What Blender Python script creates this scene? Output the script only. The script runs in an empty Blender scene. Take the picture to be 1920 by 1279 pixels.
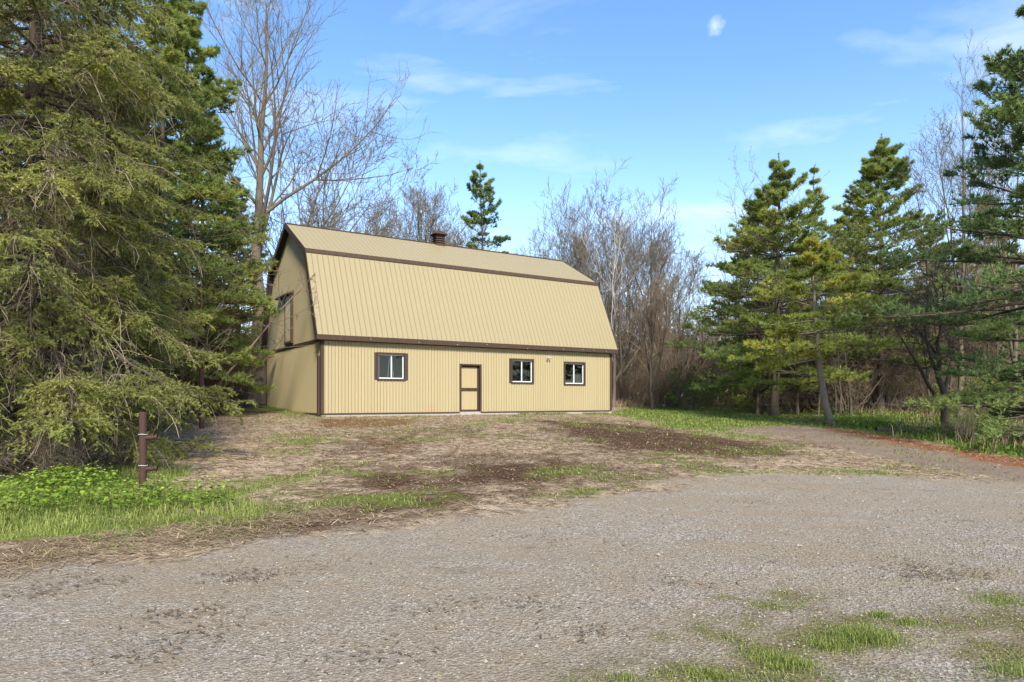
import bpy, math
import numpy as np
from mathutils import Vector
from math import radians, sin, cos, pi

S = bpy.context.scene
COL = S.collection

# ------------------------------------------------------------------ camera, light, exposure
CAM_H = 1.55
cd = bpy.data.cameras.new('camera')
cam = bpy.data.objects.new('camera', cd); COL.objects.link(cam)
cam.location = (0, 0, CAM_H); cam.rotation_euler = (radians(90), 0, 0)
cd.sensor_width = 36.0; cd.lens = 23.95; cd.shift_y = 0.0569
cd.clip_start = 0.05; cd.clip_end = 5000
S.camera = cam

SUN_AZ = radians(166)        # clockwise from +Y: the sun stands behind the camera, to the right
SUN_EL = radians(40)
sdir = Vector((sin(SUN_AZ) * cos(SUN_EL), cos(SUN_AZ) * cos(SUN_EL), sin(SUN_EL)))
sl = bpy.data.lights.new('sun', 'SUN'); sl.energy = 2.35; sl.angle = radians(10); sl.color = (1.0, 0.94, 0.82)
sun = bpy.data.objects.new('sun', sl); COL.objects.link(sun)
sun.rotation_euler = sdir.to_track_quat('Z', 'Y').to_euler(); sun.location = (20, -20, 30)

S.view_settings.view_transform = 'Standard'; S.view_settings.look = 'None'
S.view_settings.gamma = 1; S.view_settings.use_curve_mapping = False
S.view_settings.exposure = 1.75

w = bpy.data.worlds.new('World'); S.world = w; w.use_nodes = True
nt = w.node_tree; nt.nodes.clear()
def wn(t, **k):
    n = nt.nodes.new(t)
    for a, b in k.items(): setattr(n, a, b)
    return n
def wmath(op, a, b=None, c=None):
    n = wn('ShaderNodeMath', operation=op)
    for i, v in enumerate((a, b, c)):
        if v is None: continue
        if isinstance(v, (int, float)): n.inputs[i].default_value = v
        else: nt.links.new(v, n.inputs[i])
    return n.outputs[0]
sky = wn('ShaderNodeTexSky', sky_type='NISHITA', sun_disc=False, sun_elevation=SUN_EL, sun_rotation=SUN_AZ)
sky.air_density = 1.0; sky.dust_density = 0.3; sky.ozone_density = 1.8; sky.altitude = 300
tc = wn('ShaderNodeTexCoord')
sep = wn('ShaderNodeSeparateXYZ'); nt.links.new(tc.outputs['Generated'], sep.inputs[0])
zc = wmath('MAXIMUM', sep.outputs[2], 0.03)
# thin cloud layer: the view direction is met with a flat layer overhead
iz = wmath('DIVIDE', 1.0, wmath('ADD', zc, 0.10))
cx = wmath('MULTIPLY', sep.outputs[0], iz); cy = wmath('MULTIPLY', sep.outputs[1], iz)
comb = wn('ShaderNodeCombineXYZ'); nt.links.new(cx, comb.inputs[0]); nt.links.new(wmath('MULTIPLY', cy, 1.9), comb.inputs[1])
nz = wn('ShaderNodeTexNoise'); nz.inputs['Scale'].default_value = 1.15; nz.inputs['Detail'].default_value = 7; nz.inputs['Roughness'].default_value = .56
nz.inputs['Distortion'].default_value = .35
nt.links.new(comb.outputs[0], nz.inputs['Vector'])
cr = wn('ShaderNodeValToRGB'); cr.color_ramp.elements[0].position = .52; cr.color_ramp.elements[1].position = .80
nt.links.new(nz.outputs['Fac'], cr.inputs[0])
low = wn('ShaderNodeMapRange'); low.inputs[1].default_value = 0.0; low.inputs[2].default_value = .42; low.inputs[3].default_value = .55; low.inputs[4].default_value = 0.0
nt.links.new(sep.outputs[2], low.inputs[0])
veil = wmath('POWER', low.outputs[0], 1.6)
# one small puff of cloud high in the sky
pd = Vector((382/1277.3, 1.0, 699/1277.3)).normalized()
sb = wn('ShaderNodeVectorMath', operation='DISTANCE'); nt.links.new(tc.outputs['Generated'], sb.inputs[0]); sb.inputs[1].default_value = pd
pz = wn('ShaderNodeTexNoise'); pz.inputs['Scale'].default_value = 110; pz.inputs['Detail'].default_value = 4; nt.links.new(tc.outputs['Generated'], pz.inputs['Vector'])
pm = wn('ShaderNodeMapRange'); pm.inputs[1].default_value = .0125; pm.inputs[2].default_value = .000; pm.inputs[3].default_value = 0; pm.inputs[4].default_value = .45
nt.links.new(wmath('ADD', sb.outputs['Value'], wmath('MULTIPLY', wmath('SUBTRACT', pz.outputs['Fac'], .5), .014)), pm.inputs[0])
fac = wmath('MINIMUM', wmath('ADD', wmath('ADD', wmath('MULTIPLY', cr.outputs[0], .55), veil), pm.outputs[0]), .95)
hs = wn('ShaderNodeHueSaturation'); hs.inputs['Saturation'].default_value = 1.16; hs.inputs['Hue'].default_value = .501; hs.inputs['Value'].default_value = 1.0
nt.links.new(sky.outputs[0], hs.inputs['Color'])
mx = wn('ShaderNodeMix', data_type='RGBA'); nt.links.new(fac, mx.inputs[0]); nt.links.new(hs.outputs[0], mx.inputs[6])
mx.inputs[7].default_value = (4.6, 4.75, 5.0, 1)
bg = wn('ShaderNodeBackground'); bg.inputs['Strength'].default_value = 0.094
nt.links.new(mx.outputs[2], bg.inputs['Color'])
wo = wn('ShaderNodeOutputWorld'); nt.links.new(bg.outputs[0], wo.inputs[0])
S.cycles.use_denoising = True; S.cycles.denoiser = 'OPENIMAGEDENOISE'; S.cycles.denoising_input_passes = 'RGB_ALBEDO_NORMAL'; S.cycles.denoising_prefilter = 'ACCURATE'; S.cycles.max_bounces = 8; S.cycles.diffuse_bounces = 5; S.cycles.transparent_max_bounces = 12

# ------------------------------------------------------------------ helpers
def norm(v): return v / np.maximum(np.linalg.norm(v, axis=-1, keepdims=True), 1e-9)

def mesh_from(name, V, T=None, Q=None, tint=None, mat=None, smooth=False, extra=None):
    V = np.asarray(V, dtype=np.float32).reshape(-1, 3)
    T = np.zeros((0, 3), int) if T is None else np.asarray(T).reshape(-1, 3)
    Q = np.zeros((0, 4), int) if Q is None else np.asarray(Q).reshape(-1, 4)
    me = bpy.data.meshes.new(name)
    me.vertices.add(len(V)); me.vertices.foreach_set('co', V.ravel())
    nl = T.size + Q.size
    me.loops.add(nl); me.loops.foreach_set('vertex_index', np.concatenate([T.ravel(), Q.ravel()]).astype(np.int32))
    me.polygons.add(len(T) + len(Q))
    st = np.concatenate([np.arange(len(T)) * 3, T.size + np.arange(len(Q)) * 4]).astype(np.int32)
    me.polygons.foreach_set('loop_start', st)
    me.polygons.foreach_set('use_smooth', np.full(len(st), bool(smooth)))
    me.update(calc_edges=True)
    def addattr(n, a):
        at = me.attributes.new(n, 'FLOAT_COLOR', 'POINT')
        at.data.foreach_set('color', np.asarray(a, dtype=np.float32).ravel())
    if tint is not None:
        t = np.asarray(tint, dtype=np.float32).reshape(-1)
        addattr('tint', np.stack([t, t, t, np.ones_like(t)], 1))
    for k, a in (extra or {}).items(): addattr(k, a)
    if mat: me.materials.append(mat)
    return me

class Geo:
    def __init__(s): s.V = []; s.T = []; s.Q = []; s.t = []; s.n = 0
    def add(s, V, T=None, Q=None, tint=0.5):
        V = np.asarray(V, float).reshape(-1, 3)
        s.V.append(V)
        if T is not None: s.T.append(np.asarray(T).reshape(-1, 3) + s.n)
        if Q is not None: s.Q.append(np.asarray(Q).reshape(-1, 4) + s.n)
        s.t.append(np.broadcast_to(np.asarray(tint, float), (len(V),)) if np.ndim(tint) < 2 else tint)
        s.n += len(V)
    def box(s, a, b, tint=.5):
        x0, y0, z0 = a; x1, y1, z1 = b
        V = [(x0,y0,z0),(x1,y0,z0),(x1,y1,z0),(x0,y1,z0),(x0,y0,z1),(x1,y0,z1),(x1,y1,z1),(x0,y1,z1)]
        s.add(V, Q=[(0,3,2,1),(4,5,6,7),(0,1,5,4),(1,2,6,5),(2,3,7,6),(3,0,4,7)], tint=tint)
    def prism(s, pts, axis, d, tint=.5):
        """pts: (n,3) planar outline, d: extrusion vector; closed with triangle fans/quads"""
        pts = np.asarray(pts, float); n = len(pts); d = np.asarray(d, float)
        V = np.concatenate([pts, pts + d])
        Q = [(i, (i+1) % n, n + (i+1) % n, n + i) for i in range(n)]
        T = [(0, i+1, i) for i in range(1, n-1)] + [(n, n+i, n+i+1) for i in range(1, n-1)]
        s.add(V, T=T, Q=Q, tint=tint)
    def chain(s, P, R, k=3, tint=.5):
        """P (B,M,3) polylines, R (B,M) radii -> tubes"""
        P = np.asarray(P, float); R = np.asarray(R, float); B, M, _ = P.shape
        if B == 0: return
        d = np.empty_like(P); d[:, 1:-1] = P[:, 2:] - P[:, :-2]; d[:, 0] = P[:, 1] - P[:, 0]; d[:, -1] = P[:, -1] - P[:, -2]
        d = norm(d)
        mean = norm(P[:, -1] - P[:, 0])
        ref = np.where(np.abs(mean[:, 2:3]) < .8, np.array([[0, 0, 1.]]), np.array([[1., 0, 0]]))[:, None, :]
        a = norm(np.cross(d, np.broadcast_to(ref, d.shape))); b = np.cross(d, a)
        ang = np.arange(k) * 2 * pi / k
        ring = P[:, :, None] + R[:, :, None, None] * (np.cos(ang)[:, None] * a[:, :, None] + np.sin(ang)[:, None] * b[:, :, None])
        base = (np.arange(B) * M * k)[:, None, None]
        m = (np.arange(M-1) * k)[None, :, None]; j = np.arange(k)[None, None, :]; j2 = (j + 1) % k
        q = np.stack([base+m+j, base+m+k+j, base+m+k+j2, base+m+j2], -1).reshape(-1, 4)
        t = tint if np.ndim(tint) == 0 else np.repeat(np.asarray(tint), M * k)
        s.add(ring.reshape(-1, 3), Q=q, tint=t)
    def tris(s, A, B, C, tint=.5):
        n = len(A); V = np.stack([A, B, C], 1).reshape(-1, 3)
        t = tint if np.ndim(tint) == 0 else np.repeat(np.asarray(tint), 3)
        s.add(V, T=np.arange(3*n).reshape(-1, 3), tint=t)
    def mesh(s, name, mat, smooth=False):
        return mesh_from(name, np.concatenate(s.V), np.concatenate(s.T) if s.T else None, np.concatenate(s.Q) if s.Q else None,
                         np.concatenate([np.asarray(t).reshape(-1) for t in s.t]), mat, smooth)

def link(name, me, parent=None, kind=None, label=None, cat=None, group=None):
    o = bpy.data.objects.new(name, me); COL.objects.link(o)
    if parent: o.parent = parent
    if kind: o['kind'] = kind
    if label: o['label'] = label
    if cat: o['category'] = cat
    if group: o['group'] = group
    return o
def thing(name, label, cat, loc=(0, 0, 0), rz=0, group=None, sc=1.0):
    o = link(name, None, None, None, label, cat, group)
    o.location = loc; o.rotation_euler = (0, 0, rz); o.scale = (sc, sc, sc)
    return o
def dup(src, loc, rz=0, sc=1.0, label=None, group=None, tilt=(0, 0)):
    r = src.copy(); COL.objects.link(r)
    r.location = loc; r.rotation_euler = (tilt[0], tilt[1], rz)
    r.scale = (sc, sc, sc) if np.ndim(sc) == 0 else sc
    if label: r['label'] = label
    if group: r['group'] = group
    for ch in list(src.children):
        c = ch.copy(); COL.objects.link(c); c.parent = r
        for g in list(ch.children):
            d = g.copy(); COL.objects.link(d); d.parent = c
    return r

# ------------------------------------------------------------------ materials
class NT:
    def __init__(s, name, rough=.85):
        s.m = bpy.data.materials.new(name); s.m.use_nodes = True; s.t = s.m.node_tree
        s.b = s.t.nodes['Principled BSDF']; s.b.inputs['Roughness'].default_value = rough
        s.out = s.t.nodes['Material Output']
    def n(s, t, **k):
        x = s.t.nodes.new(t)
        for a, b in k.items(): setattr(x, a, b)
        return x
    def put(s, sock, v):
        if isinstance(v, (int, float)): sock.default_value = v
        elif isinstance(v, tuple): sock.default_value = v if len(v) == 4 or len(sock.default_value) == 3 else (*v, 1)
        else: s.t.links.new(v, sock)
    def mix(s, f, a, b, mode='MIX'):
        x = s.n('ShaderNodeMix', data_type='RGBA', blend_type=mode)
        s.put(x.inputs[0], f); s.put(x.inputs[6], a); s.put(x.inputs[7], b); return x.outputs[2]
    def math(s, op, a, b=0.0, clamp=False):
        x = s.n('ShaderNodeMath', operation=op, use_clamp=clamp); s.put(x.inputs[0], a); s.put(x.inputs[1], b); return x.outputs[0]
    def coord(s, scale=(1, 1, 1), rot=(0, 0, 0), kind='Object'):
        t = s.n('ShaderNodeTexCoord'); mp = s.n('ShaderNodeMapping'); mp.inputs['Scale'].default_value = scale; mp.inputs['Rotation'].default_value = rot
        s.t.links.new(t.outputs[kind], mp.inputs[0]); return mp.outputs[0]
    def noise(s, vec, scale, detail=4, rough=.55):
        x = s.n('ShaderNodeTexNoise'); x.inputs['Scale'].default_value = scale; x.inputs['Detail'].default_value = detail; x.inputs['Roughness'].default_value = rough
        s.put(x.inputs['Vector'], vec); return x.outputs['Fac']
    def voro(s, vec, scale, out='Color', feature='F1'):
        x = s.n('ShaderNodeTexVoronoi', feature=feature); x.inputs['Scale'].default_value = scale
        s.put(x.inputs['Vector'], vec); return x.outputs[out]
    def ramp(s, f, *stops):
        x = s.n('ShaderNodeValToRGB'); e = x.color_ramp.elements
        while len(e) < len(stops): e.new(.5)
        for i, (p, c) in enumerate(stops):
            e[i].position = p; e[i].color = (c, c, c, 1) if isinstance(c, (int, float)) else (*c, 1)
        s.put(x.inputs[0], f); return x.outputs[0]
    def attr(s, name):
        x = s.n('ShaderNodeAttribute', attribute_name=name)
        sp = s.n('ShaderNodeSeparateColor'); s.t.links.new(x.outputs['Color'], sp.inputs[0])
        return (*sp.outputs[:3], x.outputs['Alpha'])
    def color(s, c): s.put(s.b.inputs['Base Color'], c)
    def bump(s, h, strength=.4, dist=.02):
        x = s.n('ShaderNodeBump'); x.inputs['Strength'].default_value = strength; x.inputs['Distance'].default_value = dist
        s.put(x.inputs['Height'], h); s.t.links.new(x.outputs[0], s.b.inputs['Normal'])
    def leafy(s, c, trans=.3):
        """thin leaf: part of the light passes through"""
        tr = s.n('ShaderNodeBsdfTranslucent'); s.put(tr.inputs[0], c)
        mxs = s.n('ShaderNodeMixShader'); mxs.inputs[0].default_value = trans
        s.t.links.new(s.b.outputs[0], mxs.inputs[1]); s.t.links.new(tr.outputs[0], mxs.inputs[2]); s.t.links.new(mxs.outputs[0], s.out.inputs[0])

def leaf_mat(name, c0, c1, c2, trans=.3, rough=.6, objvar=.0):
    m = NT(name, rough); t = m.attr('tint')[0]
    c = m.ramp(t, (0, c0), (.55, c1), (1, c2))
    m.b.inputs['Specular IOR Level'].default_value = .25
    m.color(c); m.leafy(c, trans); return m.m
def bark_mat(name, c0, c1, scale=8, rough=.9):
    m = NT(name, rough); v = m.coord((1, 1, .25)); n = m.noise(v, scale, 5, .65); t = m.attr('tint')[0]
    c = m.mix(n, c0, c1); c = m.mix(m.math('MULTIPLY', t, .5), c, c1)
    m.color(c); m.b.inputs['Specular IOR Level'].default_value = .1; m.bump(n, .6, .03); return m.m

def steel(name, c):
    m = NT(name, .42)
    v = m.coord((1, 1, 1)); n = m.noise(v, .9, 5, .6); n2 = m.noise(m.coord((14, 14, .6)), 1, 4, .6)
    cc = m.mix(m.math('MULTIPLY', n, .28), c, tuple(x*.80 for x in c))
    cc = m.mix(m.math('MULTIPLY', m.ramp(n2, (.5, 0), (.8, 1)), .14), cc, (.33, .22, .11))
    m.color(cc); m.b.inputs['Specular IOR Level'].default_value = .2
    m.bump(n, .05, .02); return m.m
M_cream = steel('cream_steel', (.375, .305, .168))
M_cream_roof = steel('cream_roof_steel', (.285, .234, .132))
def stained():
    m = NT('cream_wall_steel', .45)
    tcn = m.n('ShaderNodeTexCoord'); sp = m.n('ShaderNodeSeparateXYZ'); m.t.links.new(tcn.outputs['Object'], sp.inputs[0])
    return m
M_brown = steel('brown_trim_paint', (.062, .042, .032))
bb_ = M_brown.node_tree.nodes['Principled BSDF']; bb_.inputs['Roughness'].default_value = .72; bb_.inputs['Specular IOR Level'].default_value = .08
def plain(name, c, rough=.6, var=.25, scale=6):
    m = NT(name, rough); n = m.noise(m.coord(), scale, 5, .6)
    m.color(m.mix(n, tuple(x*(1-var) for x in c), tuple(min(1, x*(1+var)) for x in c))); return m.m
M_brown_dark = plain('dark_brown_wood', (.045, .030, .026), .8)
M_white = plain('white_vinyl', (.66, .67, .68), .4, .03)
M_concrete = plain('concrete', (.33, .30, .26), .9, .3, 9)
M_curtain = plain('white_curtain', (.75, .76, .78), .9, .05)
M_grey_metal = plain('galvanised_metal', (.42, .43, .44), .45, .15)
M_dark = plain('dark_interior', (.035, .035, .04), .9)
def rust_mat():
    m = NT('rusty_iron', .85); v = m.coord(); n = m.noise(v, 14, 6, .7); n2 = m.noise(v, 3, 3)
    c = m.mix(n, (.026, .012, .009), (.080, .030, .018)); c = m.mix(m.math('MULTIPLY', n2, .4), c, (.05, .026, .02))
    m.color(c); m.bump(n, .5, .01); return m.m
M_rust = rust_mat()
def glass_mat():
    m = NT('window_glass', .02)
    m.b.inputs['Base Color'].default_value = (.03, .035, .035, 1)
    tr = m.n('ShaderNodeBsdfTransparent'); tr.inputs[0].default_value = (.62, .66, .66, 1)
    gl = m.n('ShaderNodeBsdfGlossy'); gl.inputs['Roughness'].default_value = .015
    fr = m.n('ShaderNodeFresnel'); fr.inputs[0].default_value = 1.5
    f = m.math('ADD', m.math('MULTIPLY', fr.outputs[0], .85), .0)
    mxs = m.n('ShaderNodeMixShader'); m.put(mxs.inputs[0], f)
    m.t.links.new(tr.outputs[0], mxs.inputs[1]); m.t.links.new(gl.outputs[0], mxs.inputs[2]); m.t.links.new(mxs.outputs[0], m.out.inputs[0])
    return m.m
M_glass = glass_mat()

M_spruce = leaf_mat('spruce_needles', (.090, .095, .032), (.26, .275, .072), (.46, .46, .115), .54)
M_pine = leaf_mat('white_pine_needles', (.14, .185, .060), (.30, .36, .095), (.50, .49, .10), .56)
M_pine_yel = leaf_mat('yellowish_pine_needles', (.14, .19, .050), (.33, .37, .078), (.54, .50, .088), .55)
M_pine_dark = leaf_mat('dark_pine_needles', (.095, .150, .062), (.225, .305, .098), (.38, .43, .12), .54)
M_bark_grey = bark_mat('grey_bark', (.065, .050, .036), (.175, .138, .098))
M_bark_tan = bark_mat('tan_bark', (.115, .090, .066), (.255, .212, .16))
M_bark_dark = bark_mat('dark_bark', (.045, .035, .027), (.12, .094, .070))
M_bark_pale = bark_mat('pale_birch_bark', (.32, .29, .25), (.62, .58, .52), 5)
M_twig = bark_mat('bare_twigs', (.085, .068, .046), (.205, .170, .120), 3)
M_twig_brown = bark_mat('brown_brush_twigs', (.095, .068, .045), (.26, .195, .135), 2)
M_twig_pale = bark_mat('pale_dead_twigs', (.17, .125, .085), (.46, .365, .265), 3)
M_grass = leaf_mat('grass_blades', (.075, .100, .026), (.180, .225, .050), (.36, .38, .105), .38)
M_leaf = leaf_mat('broad_leaves', (.055, .105, .014), (.145, .235, .026), (.30, .38, .050), .35)
M_straw = leaf_mat('dry_straw', (.075, .048, .028), (.275, .190, .105), (.52, .40, .25), .1, .8)
M_flower = plain('pale_yellow_petals', (.62, .64, .30), .8, .1)

# ------------------------------------------------------------------ terrain
F_PX, HY = 1277.3, 748.8
ctrl = np.array([  # X, Y, height relative to the camera
 (0,-6,-1.57),(-12,-3,-1.55),(12,-3,-1.57),(0,3,-1.56),(-4,5,-1.55),(5,5,-1.57),(0,7,-1.55),(-7,8,-1.52),(8,8,-1.56),(-5.4,10,-1.42),(-1.8,8.8,-1.50),
 (5.7,13.6,-1.50),(12,16,-1.50),(0,14,-1.28),(3,20,-1.08),(-7.55,27,-.70),(-7.6,25.5,-.72),(5.1,35.05,-.74),(6.2,34.5,-.76),(-1.2,31,-.70),(-0.8,29.8,-.73),(-12.5,34.8,-.38),(.15,42.8,-.45),(13.9,30,-1.06),
 (20,24,-1.30),(22,34,-.98),(10,42,-.72),(20,55,-.45),(40,60,-.45),(35,30,-1.1),(30,12,-1.5),(-16,12,-1.30),(-12,18,-1.02),(-25,30,-.45),(-30,8,-1.4),
 (0,75,-.1),(-35,60,0.2),(60,80,-.1),(80,20,-1.2),(-70,20,-.6),(0,130,0.2),(100,130,0.2),(-100,130,.4),(40,-30,-1.6),(-40,-30,-1.6)], float)
_d = np.linalg.norm(ctrl[:, None, :2] - ctrl[None, :, :2], axis=-1)
def _phi(d): return d
_n = len(ctrl); _A = np.zeros((_n+1, _n+1)); _A[:_n, :_n] = _phi(_d) - .35*np.eye(_n); _A[:_n, _n] = 1; _A[_n, :_n] = 1
_w = np.linalg.solve(_A, np.concatenate([ctrl[:, 2], [0]]))
def H(X, Y):
    X = np.asarray(X, float); Y = np.asarray(Y, float); sh = X.shape
    x = np.clip(X.ravel(), -110, 110); y = np.clip(Y.ravel(), -30, 135)
    o = np.full(x.shape, _w[_n])
    for i in range(_n): o += _w[i] * np.hypot(x - ctrl[i, 0], y - ctrl[i, 1])
    return (o + CAM_H).reshape(sh)
def h1(x, y): return float(H(np.array([x]), np.array([y]))[0])
def unproj(px, py):
    dx = (px - 960) / F_PX; dz = (HY - py) / F_PX
    t = np.linspace(1.5, 90, 1800); g = H(dx*t, t) - (CAM_H + dz*t)
    i = np.argmax(g > 0) if (g > 0).any() else len(t)-1
    return np.array([dx*t[i], t[i]])
def poly(*p): return np.array([unproj(a, b) for a, b in p])

_rs = np.random.RandomState(5)
_tab = _rs.rand(256, 256)
def vnoise(x, y):
    xi = np.floor(x).astype(int); yi = np.floor(y).astype(int); fx = x - xi; fy = y - yi
    fx = fx*fx*(3-2*fx); fy = fy*fy*(3-2*fy); g = lambda a, b: _tab[a & 255, b & 255]
    return (g(xi, yi)*(1-fx) + g(xi+1, yi)*fx)*(1-fy) + (g(xi, yi+1)*(1-fx) + g(xi+1, yi+1)*fx)*fy
def fbm(x, y, o=4):
    s = 0; a = .5; tot = 0
    for i in range(o):
        s = s + a*vnoise(x*2**i + 17*i, y*2**i + 31*i); tot += a; a *= .5
    return s / tot
def sdist(P, X, Y):
    """signed distance to polygon P (positive inside)"""
    d2 = np.full(X.shape, 1e9); ins = np.zeros(X.shape, bool); n = len(P)
    for i in range(n):
        a = P[i]; b = P[(i+1) % n]; e = b - a; L2 = max((e**2).sum(), 1e-9)
        t = np.clip(((X-a[0])*e[0] + (Y-a[1])*e[1]) / L2, 0, 1)
        d2 = np.minimum(d2, (X-a[0]-t*e[0])**2 + (Y-a[1]-t*e[1])**2)
        c = ((a[1] > Y) != (b[1] > Y))
        with np.errstate(divide='ignore', invalid='ignore'):
            ins ^= c & (X < (b[0]-a[0])*(Y-a[1])/(b[1]-a[1] if b[1] != a[1] else 1e-9) + a[0])
    d = np.sqrt(d2); return np.where(ins, d, -d)
def sstep(a, b, x): t = np.clip((x-a)/(b-a), 0, 1); return t*t*(3-2*t)

gp = [unproj(a, b) for a, b in ((0,1072),(150,1050),(300,1038),(420,1026),(520,1010),(640,998),(760,980),(900,964),(1080,944),(1250,908),(1450,889),(1700,892),(1920,908))]
P_gravel = np.array([(-30, 3.0), (-14, 5.2)] + gp + [(22, 14.5), (60, 10), (60, -25), (-60, -25), (-60, 1)])
P_track = np.array([unproj(1360,803), unproj(1500,799), unproj(1650,824), unproj(1800,852), unproj(1920,873), (24, 15.2), (24, 13.2), unproj(1920,905), unproj(1700,868), unproj(1550,838), unproj(1420,815)])
P_rust = np.array([unproj(1555,803), unproj(1660,817), unproj(1800,843), unproj(1920,862), (20, 16.6), (20, 15.6), unproj(1920,876), unproj(1800,852), unproj(1650,824)])
P_lawn = np.array([unproj(1150,777), unproj(1195,784), unproj(1260,800), unproj(1340,812), unproj(1400,806), unproj(1500,798), unproj(1650,816), unproj(1800,842), unproj(1920,862), (24,16.5), (40, 20), (40, 26), unproj(1750,790), unproj(1600,780), unproj(1420,760), unproj(1330,757), unproj(1180,764)])
P_leftg = np.array([(-22, 8), (-14, 5.7), unproj(0,1022), unproj(170,1005), unproj(300,985), unproj(400,965), unproj(445,945), unproj(390,925), unproj(345,915), unproj(300,880), (-7.0,13), (-12, 14), (-25, 14)])
P_forest = np.array([unproj(1560,800), unproj(1660,812), unproj(1800,838), unproj(1920,858), (24,17), (80,15), (110,60), (110,140), (-110,140), (-110,30), (-30,20), (-14.0,16), (-11,22), (-13.5,34.5), (-13, 37), (0,45), (8,47.5), unproj(1330,752), unproj(1420,757), unproj(1500,775)])
soils = [poly((800,893),(870,872),(1000,868),(1100,880),(1060,905),(930,915),(800,918),(690,930),(640,905),(720,893)),
         poly((1010,788),(1150,795),(1300,812),(1440,832),(1500,850),(1380,858),(1250,850),(1120,838),(1060,815)),
         poly((700,935),(900,920),(1050,908),(1060,930),(900,940),(760,975),(620,1000),(500,1012),(420,1020),(450,990),(560,965))]
mosses = [poly((590,786),(700,783),(790,788),(780,799),(690,801),(600,800)), poly((690,822),(740,826),(790,840),(760,848),(700,836))]
greens = [poly((540,815),(610,812),(630,826),(590,834),(545,830)), poly((800,884),(850,878),(880,884),(860,892),(815,894)),
          poly((440,905),(560,890),(640,880),(650,890),(560,908),(450,925)), poly((500,945),(600,935),(700,925),(760,930),(720,948),(620,962),(520,985),(480,980)),
          poly((920,785),(970,782),(985,790),(940,793)), poly((1040,915),(1140,905),(1170,918),(1100,935),(1000,935)), poly((1000,885),(1100,878),(1110,890),(1030,895)),
          poly((1300,878),(1420,882),(1600,880),(1760,890),(1700,897),(1500,890),(1330,892)), poly((1180,780),(1240,800),(1350,812),(1460,815),(1420,830),(1300,815)),
          poly((430,770),(500,764),(600,772),(596,780),(520,778)), poly((330,1005),(420,975),(480,985),(400,1010)),
          poly((1560,815),(1700,840),(1850,875),(1800,885),(1650,850))]
P_br = [poly((1300,1240),(1340,1215),(1480,1195),(1560,1172),(1690,1178),(1720,1212),(1640,1235),(1500,1245),(1420,1268),(1310,1262)),
        poly((1400,1142),(1480,1130),(1495,1138),(1430,1152)), poly((1800,1150),(1920,1105),(1960,1150),(1940,1180),(1840,1180)), poly((1740,1290),(1840,1190),(1940,1200),(1940,1300)),
        poly((1040,1300),(1150,1272),(1300,1268),(1380,1276),(1400,1310)), poly((1480,1280),(1600,1262),(1720,1262),(1760,1300))]

def zones(X, Y):
    n1 = fbm(X*.9, Y*.9) - .5; n2 = fbm(X*3.1+9, Y*3.1) - .5; n3 = fbm(X*.35+50, Y*.35) - .5
    z = {}
    z['gravel'] = sstep(-.45, .45, sdist(P_gravel, X, Y) + 1.3*n1 + .9*n2)
    tr = sstep(-.5, .5, sdist(P_track, X, Y) + 1.7*n1 + 1.5*n2)
    rust = sstep(-.75, .10, sdist(P_rust, X, Y) + .9*n1 + .7*n2)
    lawn = sstep(-.6, .6, sdist(P_lawn, X, Y) + 1.6*n1 + .8*n2)
    leftg = sstep(-.45, .75, sdist(P_leftg, X, Y) + 2.0*n1 + 1.7*n2)
    z['forest'] = sstep(-1.2, 1.2, sdist(P_forest, X, Y) + 1.5*n1)
    soil = np.zeros(X.shape)
    for p in soils: soil = np.maximum(soil, sstep(-.9, .5, sdist(p, X, Y) + 2.2*n1 + 1.8*n2))
    soil = np.maximum(soil, .6*sstep(.05, .20, n3 + .6*n2)*(1-lawn))
    moss = np.zeros(X.shape)
    for p in mosses: moss = np.maximum(moss, sstep(-.3, .5, sdist(p, X, Y) + 1.4*n1 + 1.2*n2))
    gr = np.zeros(X.shape)
    for p in greens: gr = np.maximum(gr, sstep(-.5, .6, sdist(p, X, Y) + 1.6*n1 + 1.8*n2))
    gr = np.maximum(.85*gr, .45*sstep(.08, .24, fbm(X*.8+3, Y*.8+40)-.5 + .8*n2))
    br = np.zeros(X.shape)
    for p in P_br: br = np.maximum(br, sstep(-.42, .30, sdist(p, X, Y) + .65*n1 + 1.5*n2))
    gr = gr*(1-z['gravel'])*(1-.55*tr)
    z['track'] = tr; z['rust'] = rust; z['lawn'] = lawn*(1-tr)*(1-.8*rust); z['leftg'] = leftg*(1-z['gravel'])
    z['soil'] = soil*(1-z['gravel']); z['moss'] = moss; z['green'] = np.maximum(gr, 0); z['br'] = br
    return z

def axis(segs):
    o = [segs[0][0]]
    for a, b, st in segs:
        n = max(1, int(round((b-a)/st))); o += list(np.linspace(a, b, n+1)[1:])
    return np.array(o)
gx = axis([(-1500,-400,370),(-400,-110,100),(-110,-40,10),(-40,-16,1.2),(-16,-8,.25),(-8,10,.10),(10,18,.2),(18,40,1.0),(40,110,10),(110,400,100),(400,1500,370)])
gy = axis([(-300,-60,80),(-60,-10,8),(-10,2,1),(2,11,.075),(11,20,.13),(20,36,.26),(36,60,1.2),(60,135,7),(135,400,90),(400,1800,350)])
GX, GY = np.meshgrid(gx, gy, indexing='ij')
GZ = H(GX, GY)
zz = zones(GX, GY)
near = np.exp(-np.maximum(GY, 0)/40)
GZ = GZ + near*(.05*(fbm(GX*.55, GY*.55)-.5) + .030*(fbm(GX*2.3, GY*2.3)-.5)) \
    + near*zz['soil']*.07*(fbm(GX*5, GY*5)-.4) + near*(1-zz['gravel'])*.03*(fbm(GX*4, GY*4)-.5) + .012*(fbm(GX*6+3, GY*6)-.5)*near
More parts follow.
